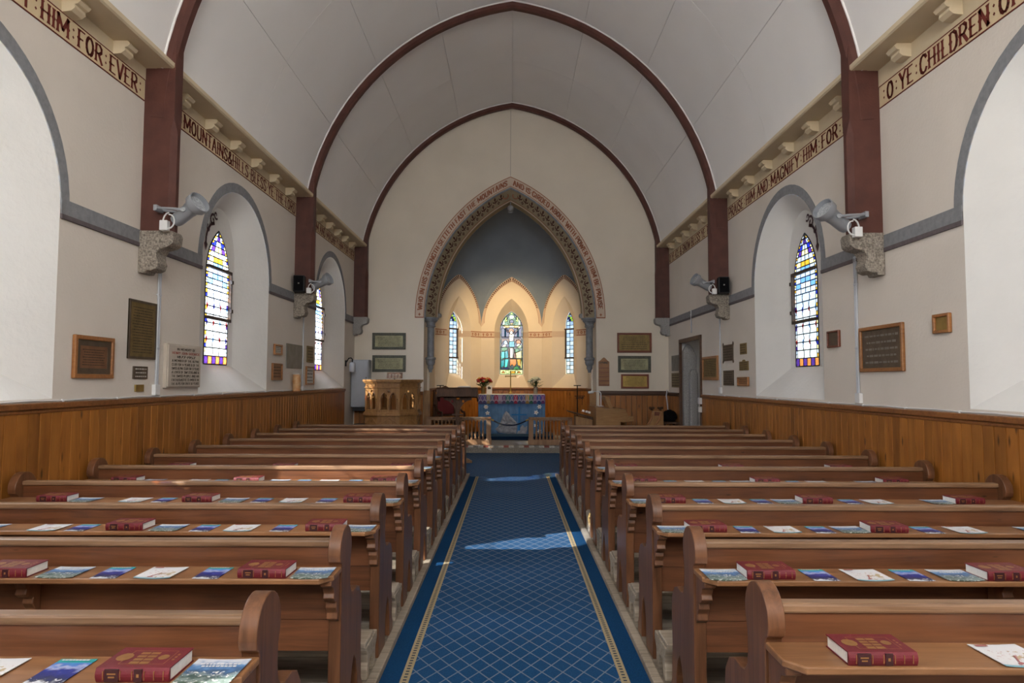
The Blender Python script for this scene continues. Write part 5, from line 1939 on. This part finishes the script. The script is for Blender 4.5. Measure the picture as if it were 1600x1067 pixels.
def ring8(r, z0, z1, name, bevel=.006, hollow=.12):
    mb = MB()
    o_ = [(r * math.cos(pi / 8 + k * pi / 4), r * math.sin(pi / 8 + k * pi / 4)) for k in range(8)]
    i_ = [((r - hollow) * math.cos(pi / 8 + k * pi / 4), (r - hollow) * math.sin(pi / 8 + k * pi / 4)) for k in range(8)]
    mb.plate([o_, i_], lambda u, v, w: (u, v, z0 + w), z1 - z0)
    return mb.build(name, 'oak', pu, bevel=bevel)


ring8(.60, 1.445, 1.49, 'top_rail')
ring8(.575, 1.42, 1.446, 'top_moulding')
ring8(.565, 1.325, 1.345, 'frieze_moulding')
ring8(.565, .84, .87, 'base_moulding')
ring8(.58, .80, .842, 'lower_moulding')
ring8(.55, .40, .45, 'floor_ring', hollow=.4)
MB().lathe([(.20, -.03), (.20, .05), (.14, .10), (.14, .30), (.30, .40)], (0, 0, .004), 8).build('stem', 'oak', pu)
for k in range(8):
    if k == 4:
        continue
    an = -pi / 2 + k * pi / 4
    nx, ny = math.cos(an), math.sin(an)
    tx_, ty_ = -ny, nx
    fn = (lambda nx, ny, tx_, ty_: lambda u, v, w: (nx * (AP8 - .03 + w) + tx_ * u, ny * (AP8 - .03 + w) + ty_ * u, v))(nx, ny, tx_, ty_)
    h = FW8 / 2 - .004
    # frieze
    MB().plate([[(-h, 1.34), (h, 1.34), (h, 1.425), (-h, 1.425)]], fn, .03).build('frieze_panel', 'oak', pu)
    MB().plate([[(-h * .72, 1.36), (-h * .62, 1.355), (h * .62, 1.355), (h * .72, 1.36), (h * .72, 1.40), (h * .62, 1.408), (-h * .62, 1.408), (-h * .72, 1.40)],
                [(-h * .62, 1.368), (h * .62, 1.368), (h * .62, 1.395), (-h * .62, 1.395)]], lambda u, v, w: fn(u, v, .03 + w), .010).build('frieze_carving', 'oak', pu)
    # pierced arcade
    holes = []
    for sx in (-1, 1):
        lan = parch(.058, 1.12, 1.235, 6, sx * .082)
        holes.append([(sx * .082 - .058, .925)] + lan + [(sx * .082 + .058, .925)])
    holes.append([(.026 * math.cos(t_ * pi / 4), 1.265 + .026 * math.sin(t_ * pi / 4)) for t_ in range(8)])
    arc_p = MB().plate([[(-h, .868), (h, .868), (h, 1.326), (-h, 1.326)]] + holes, fn, .03).build('arcade_panel', 'oak', pu)
    for sx in (-1, 0, 1):
        x = sx * .155
        MB().lathe([(.016, .915), (.016, .93), (.010, .94), (.010, 1.10), (.017, 1.115), (.017, 1.13)], fn(x, 0, .034), 8).build('colonnette', 'oak', arc_p, smooth=True)
    for sx in (-1, 1):
        MB().tube([fn(u, v, .032) for u, v in parch(.066, 1.12, 1.25, 6, sx * .082)], .009, 6).build('arch_moulding', 'oak', arc_p, smooth=True)
        # cusps
        MB().plate([[(sx * .082 - .058, 1.13), (sx * .082 - .025, 1.155), (sx * .082 - .045, 1.19)]], lambda u, v, w: fn(u, v, .004 + w), .02).build('cusp', 'oak', arc_p)
        MB().plate([[(sx * .082 + .058, 1.13), (sx * .082 + .025, 1.155), (sx * .082 + .045, 1.19)]], lambda u, v, w: fn(u, v, .004 + w), .02).build('cusp', 'oak', arc_p)
    # lower panel with a carved gable
    low_p = MB().plate([[(-h, .44), (h, .44), (h, .805), (-h, .805)]], fn, .025).build('lower_panel', 'oak', pu)
    for sx in (-1, 1):
        MB().plate([[(sx * h * .9, .66), (sx * h * .9, .635), (0, .755), (0, .785)]], lambda u, v, w: fn(u, v, .025 + w), .015).build('gable_moulding', 'oak', low_p)
    MB().plate([[(.03 * math.cos(t_ * pi / 3), .70 + .03 * math.sin(t_ * pi / 3)) for t_ in range(6)]], lambda u, v, w: fn(u, v, .025 + w), .012).build('boss', 'oak', low_p)
# pierced book rest
fnr = lambda u, v, w: (u + .04, -.12 + w + v * .25, 1.49 + v)
P = [(-.15, .02), (.15, .02), (.15, .135), (-.15, .135)]
H_ = []
for cx_ in (-.095, -.03, .03, .095):
    H_.append([(cx_ + .026 * math.cos(t_ * pi / 4), .088 + .018 * math.sin(t_ * pi / 4)) for t_ in range(8)])
    H_.append([(cx_ + .016 * math.cos(t_ * pi / 3), .048 + .014 * math.sin(t_ * pi / 3)) for t_ in range(6)])
MB().plate([P] + H_, fnr, .012).build('book_rest', 'oakdark', pu)
MB().tube([(.04, -.10, 1.30), (.04, -.10, 1.52)], .012, 8).build('rest_stem', 'iron', pu)
box_o('floor_board', 'oakdark', pu, (0, 0, .46), (.8, .8, .03))

# ------------------------------------------------------------------ lectern
le = thing('lectern', 'dark oak lectern with bracketed slanting desk left of the aisle', 'lectern', (-.985, 12.60, -.028))
MB().span(-.035, .035, -.035, .035, .06, 1.15).build('post', 'oakdark', le, bevel=.008)
MB().span(-.085, .085, -.06, .06, .80, .825).build('collar', 'oakdark', le, bevel=.005)
MB().span(-.10, .10, -.065, .065, .86, .885).build('collar', 'oakdark', le, bevel=.005)
cur = [(.035, .885)] + [(.035 + .22 * (1 - math.cos(t_)), .885 + .26 * math.sin(t_)) for t_ in [i * pi / 2 / 8 for i in range(9)]] + [(.255, 1.20), (.035, 1.20)]
tre = [(.10 + .024 * math.cos(t_ * pi / 5), 1.12 + .028 * math.sin(t_ * pi / 5)) for t_ in range(10)]
for sx in (-1, 1):
    MB().plate([cur, tre], lambda u, v, w: (sx * u, -.02 + w, v), .04).build('bracket', 'oakdark', le, bevel=.004)
    MB().plate([[(0, 0), (.36, 0), (.36, .035), (.28, .07), (.08, .12), (0, .12)]], lambda u, v, w: (sx * u * .75, -.045 + w, v), .09).build('foot', 'railwood', le, bevel=.008)
MB().plate([[(0, 0), (.36, 0), (.36, .035), (.28, .07), (.08, .12), (0, .12)]], lambda u, v, w: (-.045 + w, -u * .9, v), .09).build('foot', 'railwood', le, bevel=.008)
MB().box((0, .03, 1.275), (.74, .42, .03), rx=-.42).build('desk_board', 'oakdark', le, bevel=.006)
MB().box((0, -.155, 1.29), (.74, .03, .17), rx=-.15).build('desk_front', 'oakdark', le, bevel=.006)
for sx in (-1, 1):
    MB().plate([[(-.16, 1.20), (.20, 1.11), (.20, 1.20), (-.16, 1.37)]], lambda u, v, w: (sx * .36 - .0125 + w, u, v), .025).build('desk_side', 'oakdark', le)
o = thing('paper', 'white open papers lying on the lectern desk', 'paper', (-.86, 12.52, 1.345))
MB().box((0, 0, 0), (.24, .16, .012), rx=-.2).build('sheet', 'pages', o)
MB().box((.01, .005, .010), (.22, .15, .006), rx=-.2, rz=.06).build('sheet', 'pages', o)

# dark chancel chair behind the lectern
ch = thing('chancel_chair', 'dark carved chair with maroon pad behind the lectern', 'chair', (-1.40, 15.35, .116), .5)
for sx in (-1, 1):
    for sy in (-1, 1):
        MB().span(sx * .26 - .025, sx * .26 + .025, sy * .22 - .025, sy * .22 + .025, 0, .45 if sy < 0 else 1.12).build('leg', 'oakdark', ch, bevel=.006)
    MB().tube([(sx * .26, .2, .80), (sx * .28, .05, .74), (sx * .28, -.12, .66), (sx * .27, -.24, .66), (sx * .27, -.26, .60), (sx * .26, -.22, .45)], .024, 8).build('arm', 'oakdark', ch, smooth=True)
MB().span(-.29, .29, -.26, .25, .41, .46).build('seat', 'oakdark', ch, bevel=.01)
MB().span(-.23, .23, .19, .23, .55, 1.05).build('backrest', 'oakdark', ch, bevel=.01)
MB().span(-.20, .20, .15, .19, .60, 1.0).build('pad', 'maroon', ch, bevel=.02)
MB().plate([[(-.29, 1.10), (.29, 1.10), (.29, 1.14), (.12, 1.18), (0, 1.24), (-.12, 1.18), (-.29, 1.14)]], lambda u, v, w: (u, .19 + w, v), .05).build('crest', 'oakdark', ch)

# ------------------------------------------------------------------ communion rail
bal = [(.026, 0), (.026, .045), (.016, .055), (.020, .075), (.028, .11), (.024, .15), (.014, .19), (.014, .20), (.020, .208), (.014, .216), (.017, .30), (.013, .355), (.020, .365), (.014, .375), (.026, .385), (.026, .41)]
bal_me = MB().lathe(bal, (0, 0, 0), 10).mesh('baluster', 'railwood', True)
for s_, xa, xb, lab in ((-1, -1.80, -.43, 'oak communion rail with turned balusters, left section'), (1, .37, 1.30, 'oak communion rail with turned balusters, right section')):
    o = thing('communion_rail', lab, 'railing', (0, 14.60, .115), 0, 'communion rail sections')
    MB().span(xa, xb, -.05, .05, .545, .585).build('handrail', 'railwood', o, bevel=.008)
    MB().span(xa, xb, -.035, .035, .52, .546).build('handrail_moulding', 'railwood', o)
    MB().span(xa, xb, -.05, .05, 0, .11).build('plinth', 'railwood', o, bevel=.006)
    ends = (xa, xb)
    for x in ends:
        xx = x + (.05 if x == xa else -.05)
        MB().span(xx - .05, xx + .05, -.045, .045, .10, .53).build('post', 'railwood', o, bevel=.006)
        MB().span(xx - .06, xx + .06, -.058, .058, 0, .13).build('post_base', 'railwood', o, bevel=.006)
    n = int(round((xb - xa - .24) / .078))
    for i in range(n):
        link('baluster', bal_me, o, (xa + .13 + (xb - xa - .26) * (i + .5) / n, 0, .112))
o = thing('barrier_rope', 'navy rope with brass ends hung across the rail opening', 'rope', (0, 14.60, 0))
P = [(-.426 + .792 * i / 20, 0, .655 - .13 * (1 - (2 * i / 20 - 1) ** 2)) for i in range(21)]
MB().tube(P[1:-1], .014, 8).build('cord', 'navyrope', o, smooth=True)
for a, b in ((P[0], P[1]), (P[-1], P[-2])):
    e = Vector(b) + (Vector(b) - Vector(a)) * .35
    MB().tube([a, e], .019, 10).build('brass_end', 'brass', o, smooth=True)

# ------------------------------------------------------------------ altar
AF = 16.40
al = thing('altar', 'altar table dressed in blue cloth with patchwork edge', 'altar', (0, 0, 0))


def ac(x, y, d=0.0):
    p = at(730 + x / 8.893, 580 + y / 8.893, 1, AF - d)
    return p


tl_, br_ = ac(160, 318), ac(1078, 880)
AX0, AX1, AZ1, AZ0 = tl_.x, br_.x, tl_.z, .208
MB().span(AX0 + .02, AX1 - .02, AF + .02, AF + .62, AZ0, AZ1 - .02).build('table', 'oak', al)
MB().span(AX0 - .005, AX1 + .005, AF - .012, AF + .64, AZ1 - .018, AZ1).build('top_linen', 'linen', al, bevel=.006)
nx = 90
mb = MB()
vs, fs = [], []
for i in range(nx + 1):
    x = AX0 + (AX1 - AX0) * i / nx
    for j in range(9):
        z = AZ0 + (AZ1 - .03 - AZ0) * j / 8
        fold = .012 * math.sin(i * .55 + .4 * math.sin(i * .13)) * (1.1 - .5 * j / 8) + .006 * math.sin(i * 1.31)
        vs.append((x, AF - .004 + fold, z))
for i in range(nx):
    for j in range(8):
        a = i * 9 + j
        fs.append((a, a + 9, a + 10, a + 1))
frontal = mb.add(vs, fs).build('frontal_cloth', 'altarblue', al, smooth=True)
# side drop
for x in (AX0 - .004, AX1 + .004):
    MB().span(x - .006, x + .006, AF, AF + .6, AZ0 + .15, AZ1 - .01).build('side_drop', 'altarblue', al)


def applique(name, pts, mt, d=.026, t_=.006):
    Q = [ac(x, y) for x, y in pts]
    return MB().plate([[(p.x, p.z) for p in Q]], lambda u, v, w: (u, AF - d - w, v), t_).build(name, mt, frontal)


# mountain: crumpled satin
mt_pts = [(385, 800), (430, 770), (470, 690), (500, 610), (540, 550), (575, 580), (605, 630), (640, 660), (690, 715), (690, 790), (680, 870), (560, 868), (440, 850)]
Q = [ac(x, y) for x, y in mt_pts]
cx_ = sum(p.x for p in Q) / len(Q)
cz_ = sum(p.z for p in Q) / len(Q)
vs, fs = [], []
rnd = random.Random(3)
K = 7
fine = []
for a, b in zip(Q, Q[1:] + Q[:1]):
    for j in range(4):
        fine.append(a.lerp(b, j / 4))
n = len(fine)
for r in range(K + 1):
    f = r / K
    for p in fine:
        x, z = p.x + (cx_ - p.x) * f, p.z + (cz_ - p.z) * f
        vs.append((x, AF - .030 - (0 if r == 0 else rnd.uniform(0, .022)), z))
for r in range(K):
    for i in range(n):
        j = (i + 1) % n
        fs.append((r * n + i, r * n + j, (r + 1) * n + j, (r + 1) * n + i))
MB().add(vs, fs).build('mountain_applique', 'satin', frontal, smooth=True)
applique('foothill_applique', [(690, 866), (720, 800), (770, 745), (800, 780), (830, 755), (835, 800), (815, 866)], 'satin', .027, .010)
applique('cross_applique', [(712, 495), (734, 495), (734, 592), (826, 592), (826, 612), (734, 612), (734, 822), (708, 822), (708, 612), (616, 612), (616, 592), (712, 592)], 'crossblue', .034, .006)


def edelweiss(cx_, cy_, r, n=5, rot=0.3):
    P = []
    for i in range(n * 4):
        a = rot + 2 * pi * i / (n * 4)
        rr = r * (1.0 if i % 4 in (1, 2) else (.85 if i % 4 == 3 else .45))
        P.append((cx_ + rr * math.cos(a), cy_ + rr * math.sin(a)))
    applique('flower_applique', P, 'linen', .026, .008)
    P = [(cx_ + r * .22 * math.cos(2 * pi * i / 8), cy_ + r * .22 * math.sin(2 * pi * i / 8)) for i in range(8)]
    applique('flower_centre', P, 'petalyellow', .034, .004)


for x, y, r, n_ in ((262, 495, 32, 6), (282, 580, 30, 5), (1003, 492, 32, 6), (958, 572, 32, 5), (952, 752, 26, 5), (1003, 835, 30, 5), (1000, 690, 14, 5), (230, 660, 26, 5)):
    edelweiss(x, y, r, n_, x * .01)
# superfrontal of coloured squares with scallops
cols = [(.16, .10, .30), (.12, .10, .34), (.50, .42, .24), (.10, .16, .34), (.40, .03, .10), (.42, .36, .58), (.16, .09, .26), (.05, .22, .22), (.06, .14, .36), (.44, .03, .10), (.05, .12, .34), (.12, .12, .36), (.55, .38, .14), (.03, .22, .17), (.22, .12, .36), (.02, .10, .42), (.22, .06, .28)]
n = len(cols)
for i, c_ in enumerate(cols):
    mt = mat('patch_%d' % i, c_, .8, var=.15, vs=40)
    x0, x1 = 160 + (1078 - 160) * i / n, 160 + (1078 - 160) * (i + 1) / n
    applique('patch', [(x0, 322), (x1, 322), (x1, 420), (x0, 420)], mt, .026, .004)
    xm = (x0 + x1) / 2
    w2 = (x1 - x0) / 2 * 1.05
    applique('scallop', [(xm - w2, 450), (xm - w2 * .8, 428), (xm - w2 * .35, 412), (xm, 406), (xm + w2 * .35, 412), (xm + w2 * .8, 428), (xm + w2, 450)], mat('scallop_%d' % i, tuple(v_ * .5 for v_ in c_), .8), .031, .004)
    lace = []
    for sgn in (1, -1):
        P = [(x0, 370 - sgn * 46), (x0 + 5, 370 - sgn * 48), (x1, 370 + sgn * 46), (x1 - 5, 370 + sgn * 48)]
        applique('lace_strip', P, 'lilaclace', .031, .003)
    applique('lace_strip', [(x0, 414), (xm, 392), (x1, 414), (x1, 422), (xm, 402), (x0, 422)], 'lilaclace', .031, .003)
applique('lace_strip', [(160, 318), (1078, 318), (1078, 328), (160, 328)], 'linen', .032, .003)

# cross, vases, card on the altar
b_ = ac(602, 312)
o = thing('altar_cross', 'slender brass cross standing on the altar', 'cross', (b_.x, AF + .30, AZ1 + .002))
zt = at(797.5, 579, 1, AF + .3).z - AZ1
zc = at(797.5, 588, 1, AF + .3).z - AZ1
MB().lathe([(.075, 0), (.075, .012), (.05, .02), (.03, .05), (.02, .08), (.022, .10), (.015, .11), (.015, .20)], (0, 0, 0), 14).build('base', 'brass', o, smooth=True)
MB().span(-.013, .013, -.010, .010, .18, zt).build('shaft', 'brassdull', o, bevel=.003)
MB().span(-.125, .125, -.010, .010, zc - .013, zc + .013).build('arm', 'brassdull', o, bevel=.003)
for x in (-.125, .125):
    MB().span(x - .012, x + .012, -.012, .012, zc - .022, zc + .022).build('arm_tip', 'brassdull', o, bevel=.003)


def bouquet(px, label, palette, vase_mt, seed, w=.2):
    rnd = random.Random(seed)
    x = at(px, 616, 1, AF + .28).x
    o = thing('flower_vase', label, 'flowers', (x, AF + .28, AZ1 + .002), 0, 'altar flowers')
    MB().lathe([(.045, 0), (.05, .01), (.05, .05), (.055, .10), (.05, .14), (.055, .175), (.06, .18)], (0, 0, 0), 14).build('vase', vase_mt, o, smooth=True)
    for i in range(22):
        a = rnd.uniform(0, 2 * pi)
        r = w * math.sqrt(rnd.random())
        z = .30 + .09 * (1 - (r / w) ** 2) + rnd.uniform(-.02, .02)
        tip = (r * math.cos(a) * 1.0, r * math.sin(a) * .6, z)
        stm = MB().tube([(0, 0, .12), (tip[0] * .5, tip[1] * .5, z * .7), tip], .004, 5).build('stem', 'leaf', o)
        mb = MB()
        for q in range(6):
            aa = q * pi / 3
            mb.ball((tip[0] + .024 * math.cos(aa), tip[1] + .024 * math.sin(aa), tip[2]), .023, 5, (1, 1, .8))
        mb.ball((tip[0], tip[1], tip[2] + .010), .026, 6)
        mb.build('blossom', palette[i % len(palette)], stm, smooth=True)
    for i in range(30):
        a = rnd.uniform(0, 2 * pi)
        r = w * rnd.uniform(.2, .9)
        z = rnd.uniform(.19, .30)
        c_ = Vector((r * math.cos(a), r * math.sin(a) * .6, z))
        d = Vector((math.cos(a), math.sin(a), rnd.uniform(-.2, .6))).normalized() * .07
        sd_ = Vector((-math.sin(a), math.cos(a), 0)) * .028
        MB().add([c_ - d, c_ + sd_, c_ + d, c_ - sd_, c_ + Vector((0, 0, .008))], [(0, 1, 4), (1, 2, 4), (2, 3, 4), (3, 0, 4)]).build('leaf', 'leaf', o)


bouquet(755, 'vase of red and yellow roses on the altar', ['petalred', 'petalred', 'petalyellow', 'petalred', 'petalyellow'], 'brassdull', 5)
bouquet(837, 'glass vase of white flowers on the altar', ['petalwhite'], 'pewter', 9, .165)
x = at(764.5, 612, 1, AF + .15).x
o = thing('altar_card', 'white card with a small dark house print on the altar', 'card', (x, AF + .15, AZ1 + .002))
MB().box((0, 0, .105), (.135, .006, .21), rx=-.12).build('card', 'linen', o)
MB().plate([[(-.035, 0), (.035, 0), (.035, .03), (.045, .035), (.015, .055), (-.015, .07), (-.045, .035), (-.035, .03)]], lambda u, v, w: (u, -.006 - w + v * .1, .115 + v), .003).build('printed_house', 'purple_print' if 'purple_print' in M else 'engrave', o)

# ------------------------------------------------------------------ iron T stands
for s_, px in ((-1, 688), (1, 902)):
    p = at(px, 603, 1, 16.3)
    o = thing('iron_stand', 'slim black iron T-topped stand in the chancel, %s' % ('left' if s_ < 0 else 'right'), 'stand', (p.x, 16.3, .115), 0, 'iron stands')
    h = p.z - .115
    MB().tube([(0, 0, 0), (0, 0, h)], .013, 8).build('pole', 'iron', o)
    MB().span(-.085, .085, -.03, .03, h, h + .02).build('cross_bar', 'iron', o)
    MB().lathe([(.13, 0), (.13, .015), (.03, .03)], (0, 0, 0), 14).build('foot', 'iron', o)
# wrought candle bracket on the right apse wainscot
p = at(906, 622, 1, 16.0)
o = thing('iron_bracket', 'small wrought iron scroll bracket on right chancel wainscot', 'bracket', (p.x, 16.0, p.z))
for i in range(3):
    cx_ = -.06 + i * .06
    MB().tube([(cx_ + .03 * math.cos(a) * (1 - a / 14), 0, .03 * math.sin(a) * (1 - a / 14)) for a in [j * .6 for j in range(16)]], .006, 5).build('scroll', 'iron', o, smooth=True)
MB().span(-.12, .12, -.008, .008, .04, .055).build('bar', 'iron', o)
MB().tube([(.05, 0, .03), (.05, 0, -.16)], .006, 5).build('drop', 'iron', o)

# ------------------------------------------------------------------ organ console and stalls on the right
OY = 13.35
oc = lambda x, y, Y=OY: at(880 + x / 5.926, 500 + y / 5.926, 1, Y)
og = thing('organ', 'light oak organ console standing sideways at the right front', 'organ')
P = [oc(x, y) for x, y in ((370, 825), (575, 835), (617, 905), (610, 945), (530, 945), (530, 980))]
P2 = [(p.x, p.z) for p in P] + [(P[-1].x, -.026), (P[0].x, -.026)]
MB().plate([P2], lambda u, v, w: (u, OY + w, v), .03).build('side_panel', 'organ', og)
MB().plate([[(u, v - .0) for u, v in P2]], lambda u, v, w: (u, OY + 1.15 + w, v), .03).build('side_panel', 'organ', og)
xb_ = P[0].x
xl_ = oc(303, 808).x
MB().span(xl_, xb_ + .02, OY - .0, OY + 1.18, -.026, oc(330, 815).z).build('back_case', 'organ', og, bevel=.006)
MB().plate([[(xb_, P2[0][1] - .01), (P2[1][0] + .02, P2[1][1] - .01), (P2[1][0] + .02, P2[1][1] + .015), (xl_ - .01, P2[0][1] + .035), (xl_ - .01, P2[0][1] + .01)]], lambda u, v, w: (u, OY - .01 + w, v), 1.2).build('lid', 'organ', og)
kx = P2[2][0]
MB().span(xb_ + .35, kx + .01, OY + .05, OY + 1.13, P2[3][1] + .02, P2[3][1] + .06).build('keyboard', 'black', og)
MB().span(kx - .02, kx + .08, OY + .02, OY + .10, P2[3][1] + .01, P2[3][1] + .11).build('key_cheek', 'organ', og, bevel=.006)
a, b = oc(402, 712), oc(437, 714)
c, d = oc(482, 824), oc(444, 824)
MB().plate([[(p.x, p.z) for p in (a, b, c, d)]], lambda u, v, w: (u, OY + .25 + w, v), .55).build('music_desk', 'organ', og, bevel=.004)
o = thing('desk_lamp', 'white bent-neck lamp standing on the organ', 'lamp', (oc(357, 800).x, OY + .12, oc(357, 802).z))
hh = oc(357, 668).z - oc(357, 802).z
dx_ = (oc(357, 668).x - oc(250, 660).x)
MB().lathe([(.055, 0), (.055, .012), (.015, .02)], (0, 0, 0), 14).build('base', 'white', o, smooth=True)
MB().tube([(0, 0, .01), (0, 0, hh * .9), (-.015, 0, hh), (-.05, 0, hh + .015), (-dx_ * .7, 0, hh + .01)], .009, 8).build('neck', 'white', o, smooth=True)
MB().lathe([(.012, 0), (.025, .01), (.03, .10), (.018, .115)], (-dx_ * .62, 0, hh + .005), 12, axis=(-1, 0, -.15)).build('head', 'white', o, smooth=True)
# prayer desk
pdk = thing('prayer_desk', 'oak prayer desk with sloping top beside the organ', 'desk')
Y0 = 13.75
q = lambda x, y: oc(x, y, Y0)
A_, B_ = q(48, 842), q(276, 902)
MB().plate([[(A_.x, A_.z), (B_.x, B_.z), (B_.x, B_.z - .05), (A_.x, A_.z - .018)]], lambda u, v, w: (u, Y0 + w, v), .55).build('sloping_top', 'oakdark', pdk, bevel=.004)
MB().plate([[(q(118, 890).x, q(118, 890).z), (q(272, 922).x, q(305, 925).z), (q(272, 922).x, -.026), (q(118, 890).x, -.026)]], lambda u, v, w: (u, Y0 + .03 + w, v), .03).build('side_panel', 'oak', pdk)
MB().plate([[(q(118, 890).x, q(118, 890).z), (q(272, 922).x, q(305, 925).z), (q(272, 922).x, -.026), (q(118, 890).x, -.026)]], lambda u, v, w: (u, Y0 + .48 + w, v), .03).build('side_panel', 'oak', pdk)
for i, x in enumerate((185, 215, 240)):
    p = q(x, 858 + (x - 180) * .27)
    o = thing('note_card', ('small white card at the low left of the prayer desk top', 'small white card in the middle of the prayer desk top', 'small white card at the right of the prayer desk top')[i], 'card', (p.x, Y0 + .06, p.z + .01), 0, 'cards on the prayer desk')
    MB().box((0, 0, .012), (.075, .05, .004), ry=.24).build('sheet', 'linen', o)
    MB().box((.012, .03, .03), (.05, .004, .04), ry=.24, rx=-.5).build('flap', 'linen', o)

# carved stall end with poppyheads
SY = 13.3
q = lambda x, y: oc(x, y, SY)
stl = thing('choir_stall', 'oak stall end with curved arm and two carved finials', 'stall')
bp = [(760, 985), (795, 950), (815, 910), (828, 850), (842, 842), (905, 842), (915, 855), (930, 845), (930, 985)]
poly = [(q(x, y).x, q(x, y).z) for x, y in bp]
poly = [(poly[0][0], -.026)] + poly + [(poly[-1][0], -.026)]
MB().plate([poly], lambda u, v, w: (u, SY + w, v), .06).build('end_panel', 'oak', stl, bevel=.008)
for off in (0, 75):
    MB().tube([tuple(Vector((q(x + off, y).x, SY - .01, q(x + off, y).z))) for x, y in ((770, 980), (800, 945), (815, 915), (823, 875))], .018, 8).build('curved_moulding', 'frame', stl, smooth=True)
for x in (823, 902):
    p = q(x, 838)
    MB().lathe([(.02, 0), (.035, .015), (.015, .03), (.03, .045), (.012, .065)], (p.x, SY + .03, p.z), 10).build('finial', 'oakdark', stl, smooth=True)
    for sx in (-1, 1):
        MB().ball((p.x + sx * .035, SY + .03, p.z + .05), .024, 7).build('finial_leaf', 'oakdark', stl, smooth=True)
MB().box((q(868, 870).x, SY - .005, q(868, 868).z), (.10, .01, .07)).build('carved_field', 'framered', stl)
# black cloth bundle on a stool
q = lambda x, y: oc(x, y, 13.55)
c_ = q(1003, 890)
o = thing('stool', 'low dark bench beneath the black bundle by the side door', 'bench', (c_.x, 13.75, -.03))
hz = q(1003, 945).z + .03
MB().span(-.14, .17, -.2, .2, hz - .04, hz).build('seat', 'oakdark', o, bevel=.006)
for sx in (-1, 1):
    for sy in (-1, 1):
        MB().span(sx * .12 - .02, sx * .12 + .02, sy * .15 - .02, sy * .15 + .02, 0, hz - .04).build('leg', 'oakdark', o)
o = thing('black_bundle', 'folded black cloth bundle lying on the bench by the door', 'cloth', (c_.x, 13.75, hz - .028))
mb = MB().ball((0, 0, .10), .12, 14, (1.25, 1.1, 1.05))
rnd = random.Random(4)
mb.v = [(x + rnd.uniform(-.012, .012), y + rnd.uniform(-.012, .012), max(0.0, z + rnd.uniform(-.014, .014))) for x, y, z in mb.v]
mb.build('cloth', 'blackcloth', o, smooth=True)
p0, p1 = oc(963, 645, 14.45), oc(970, 830, 14.45)
o = thing('cable', 'white cable hanging down the front wainscot by the door', 'cable')
MB().tube([tuple(p0), (p0.x - .02, 14.45, (p0.z * .7 + p1.z * .3)), (p0.x - .01, 14.45, (p0.z + p1.z) / 2), tuple(p1)], .012, 8).build('wire', 'conduit', o, smooth=True)
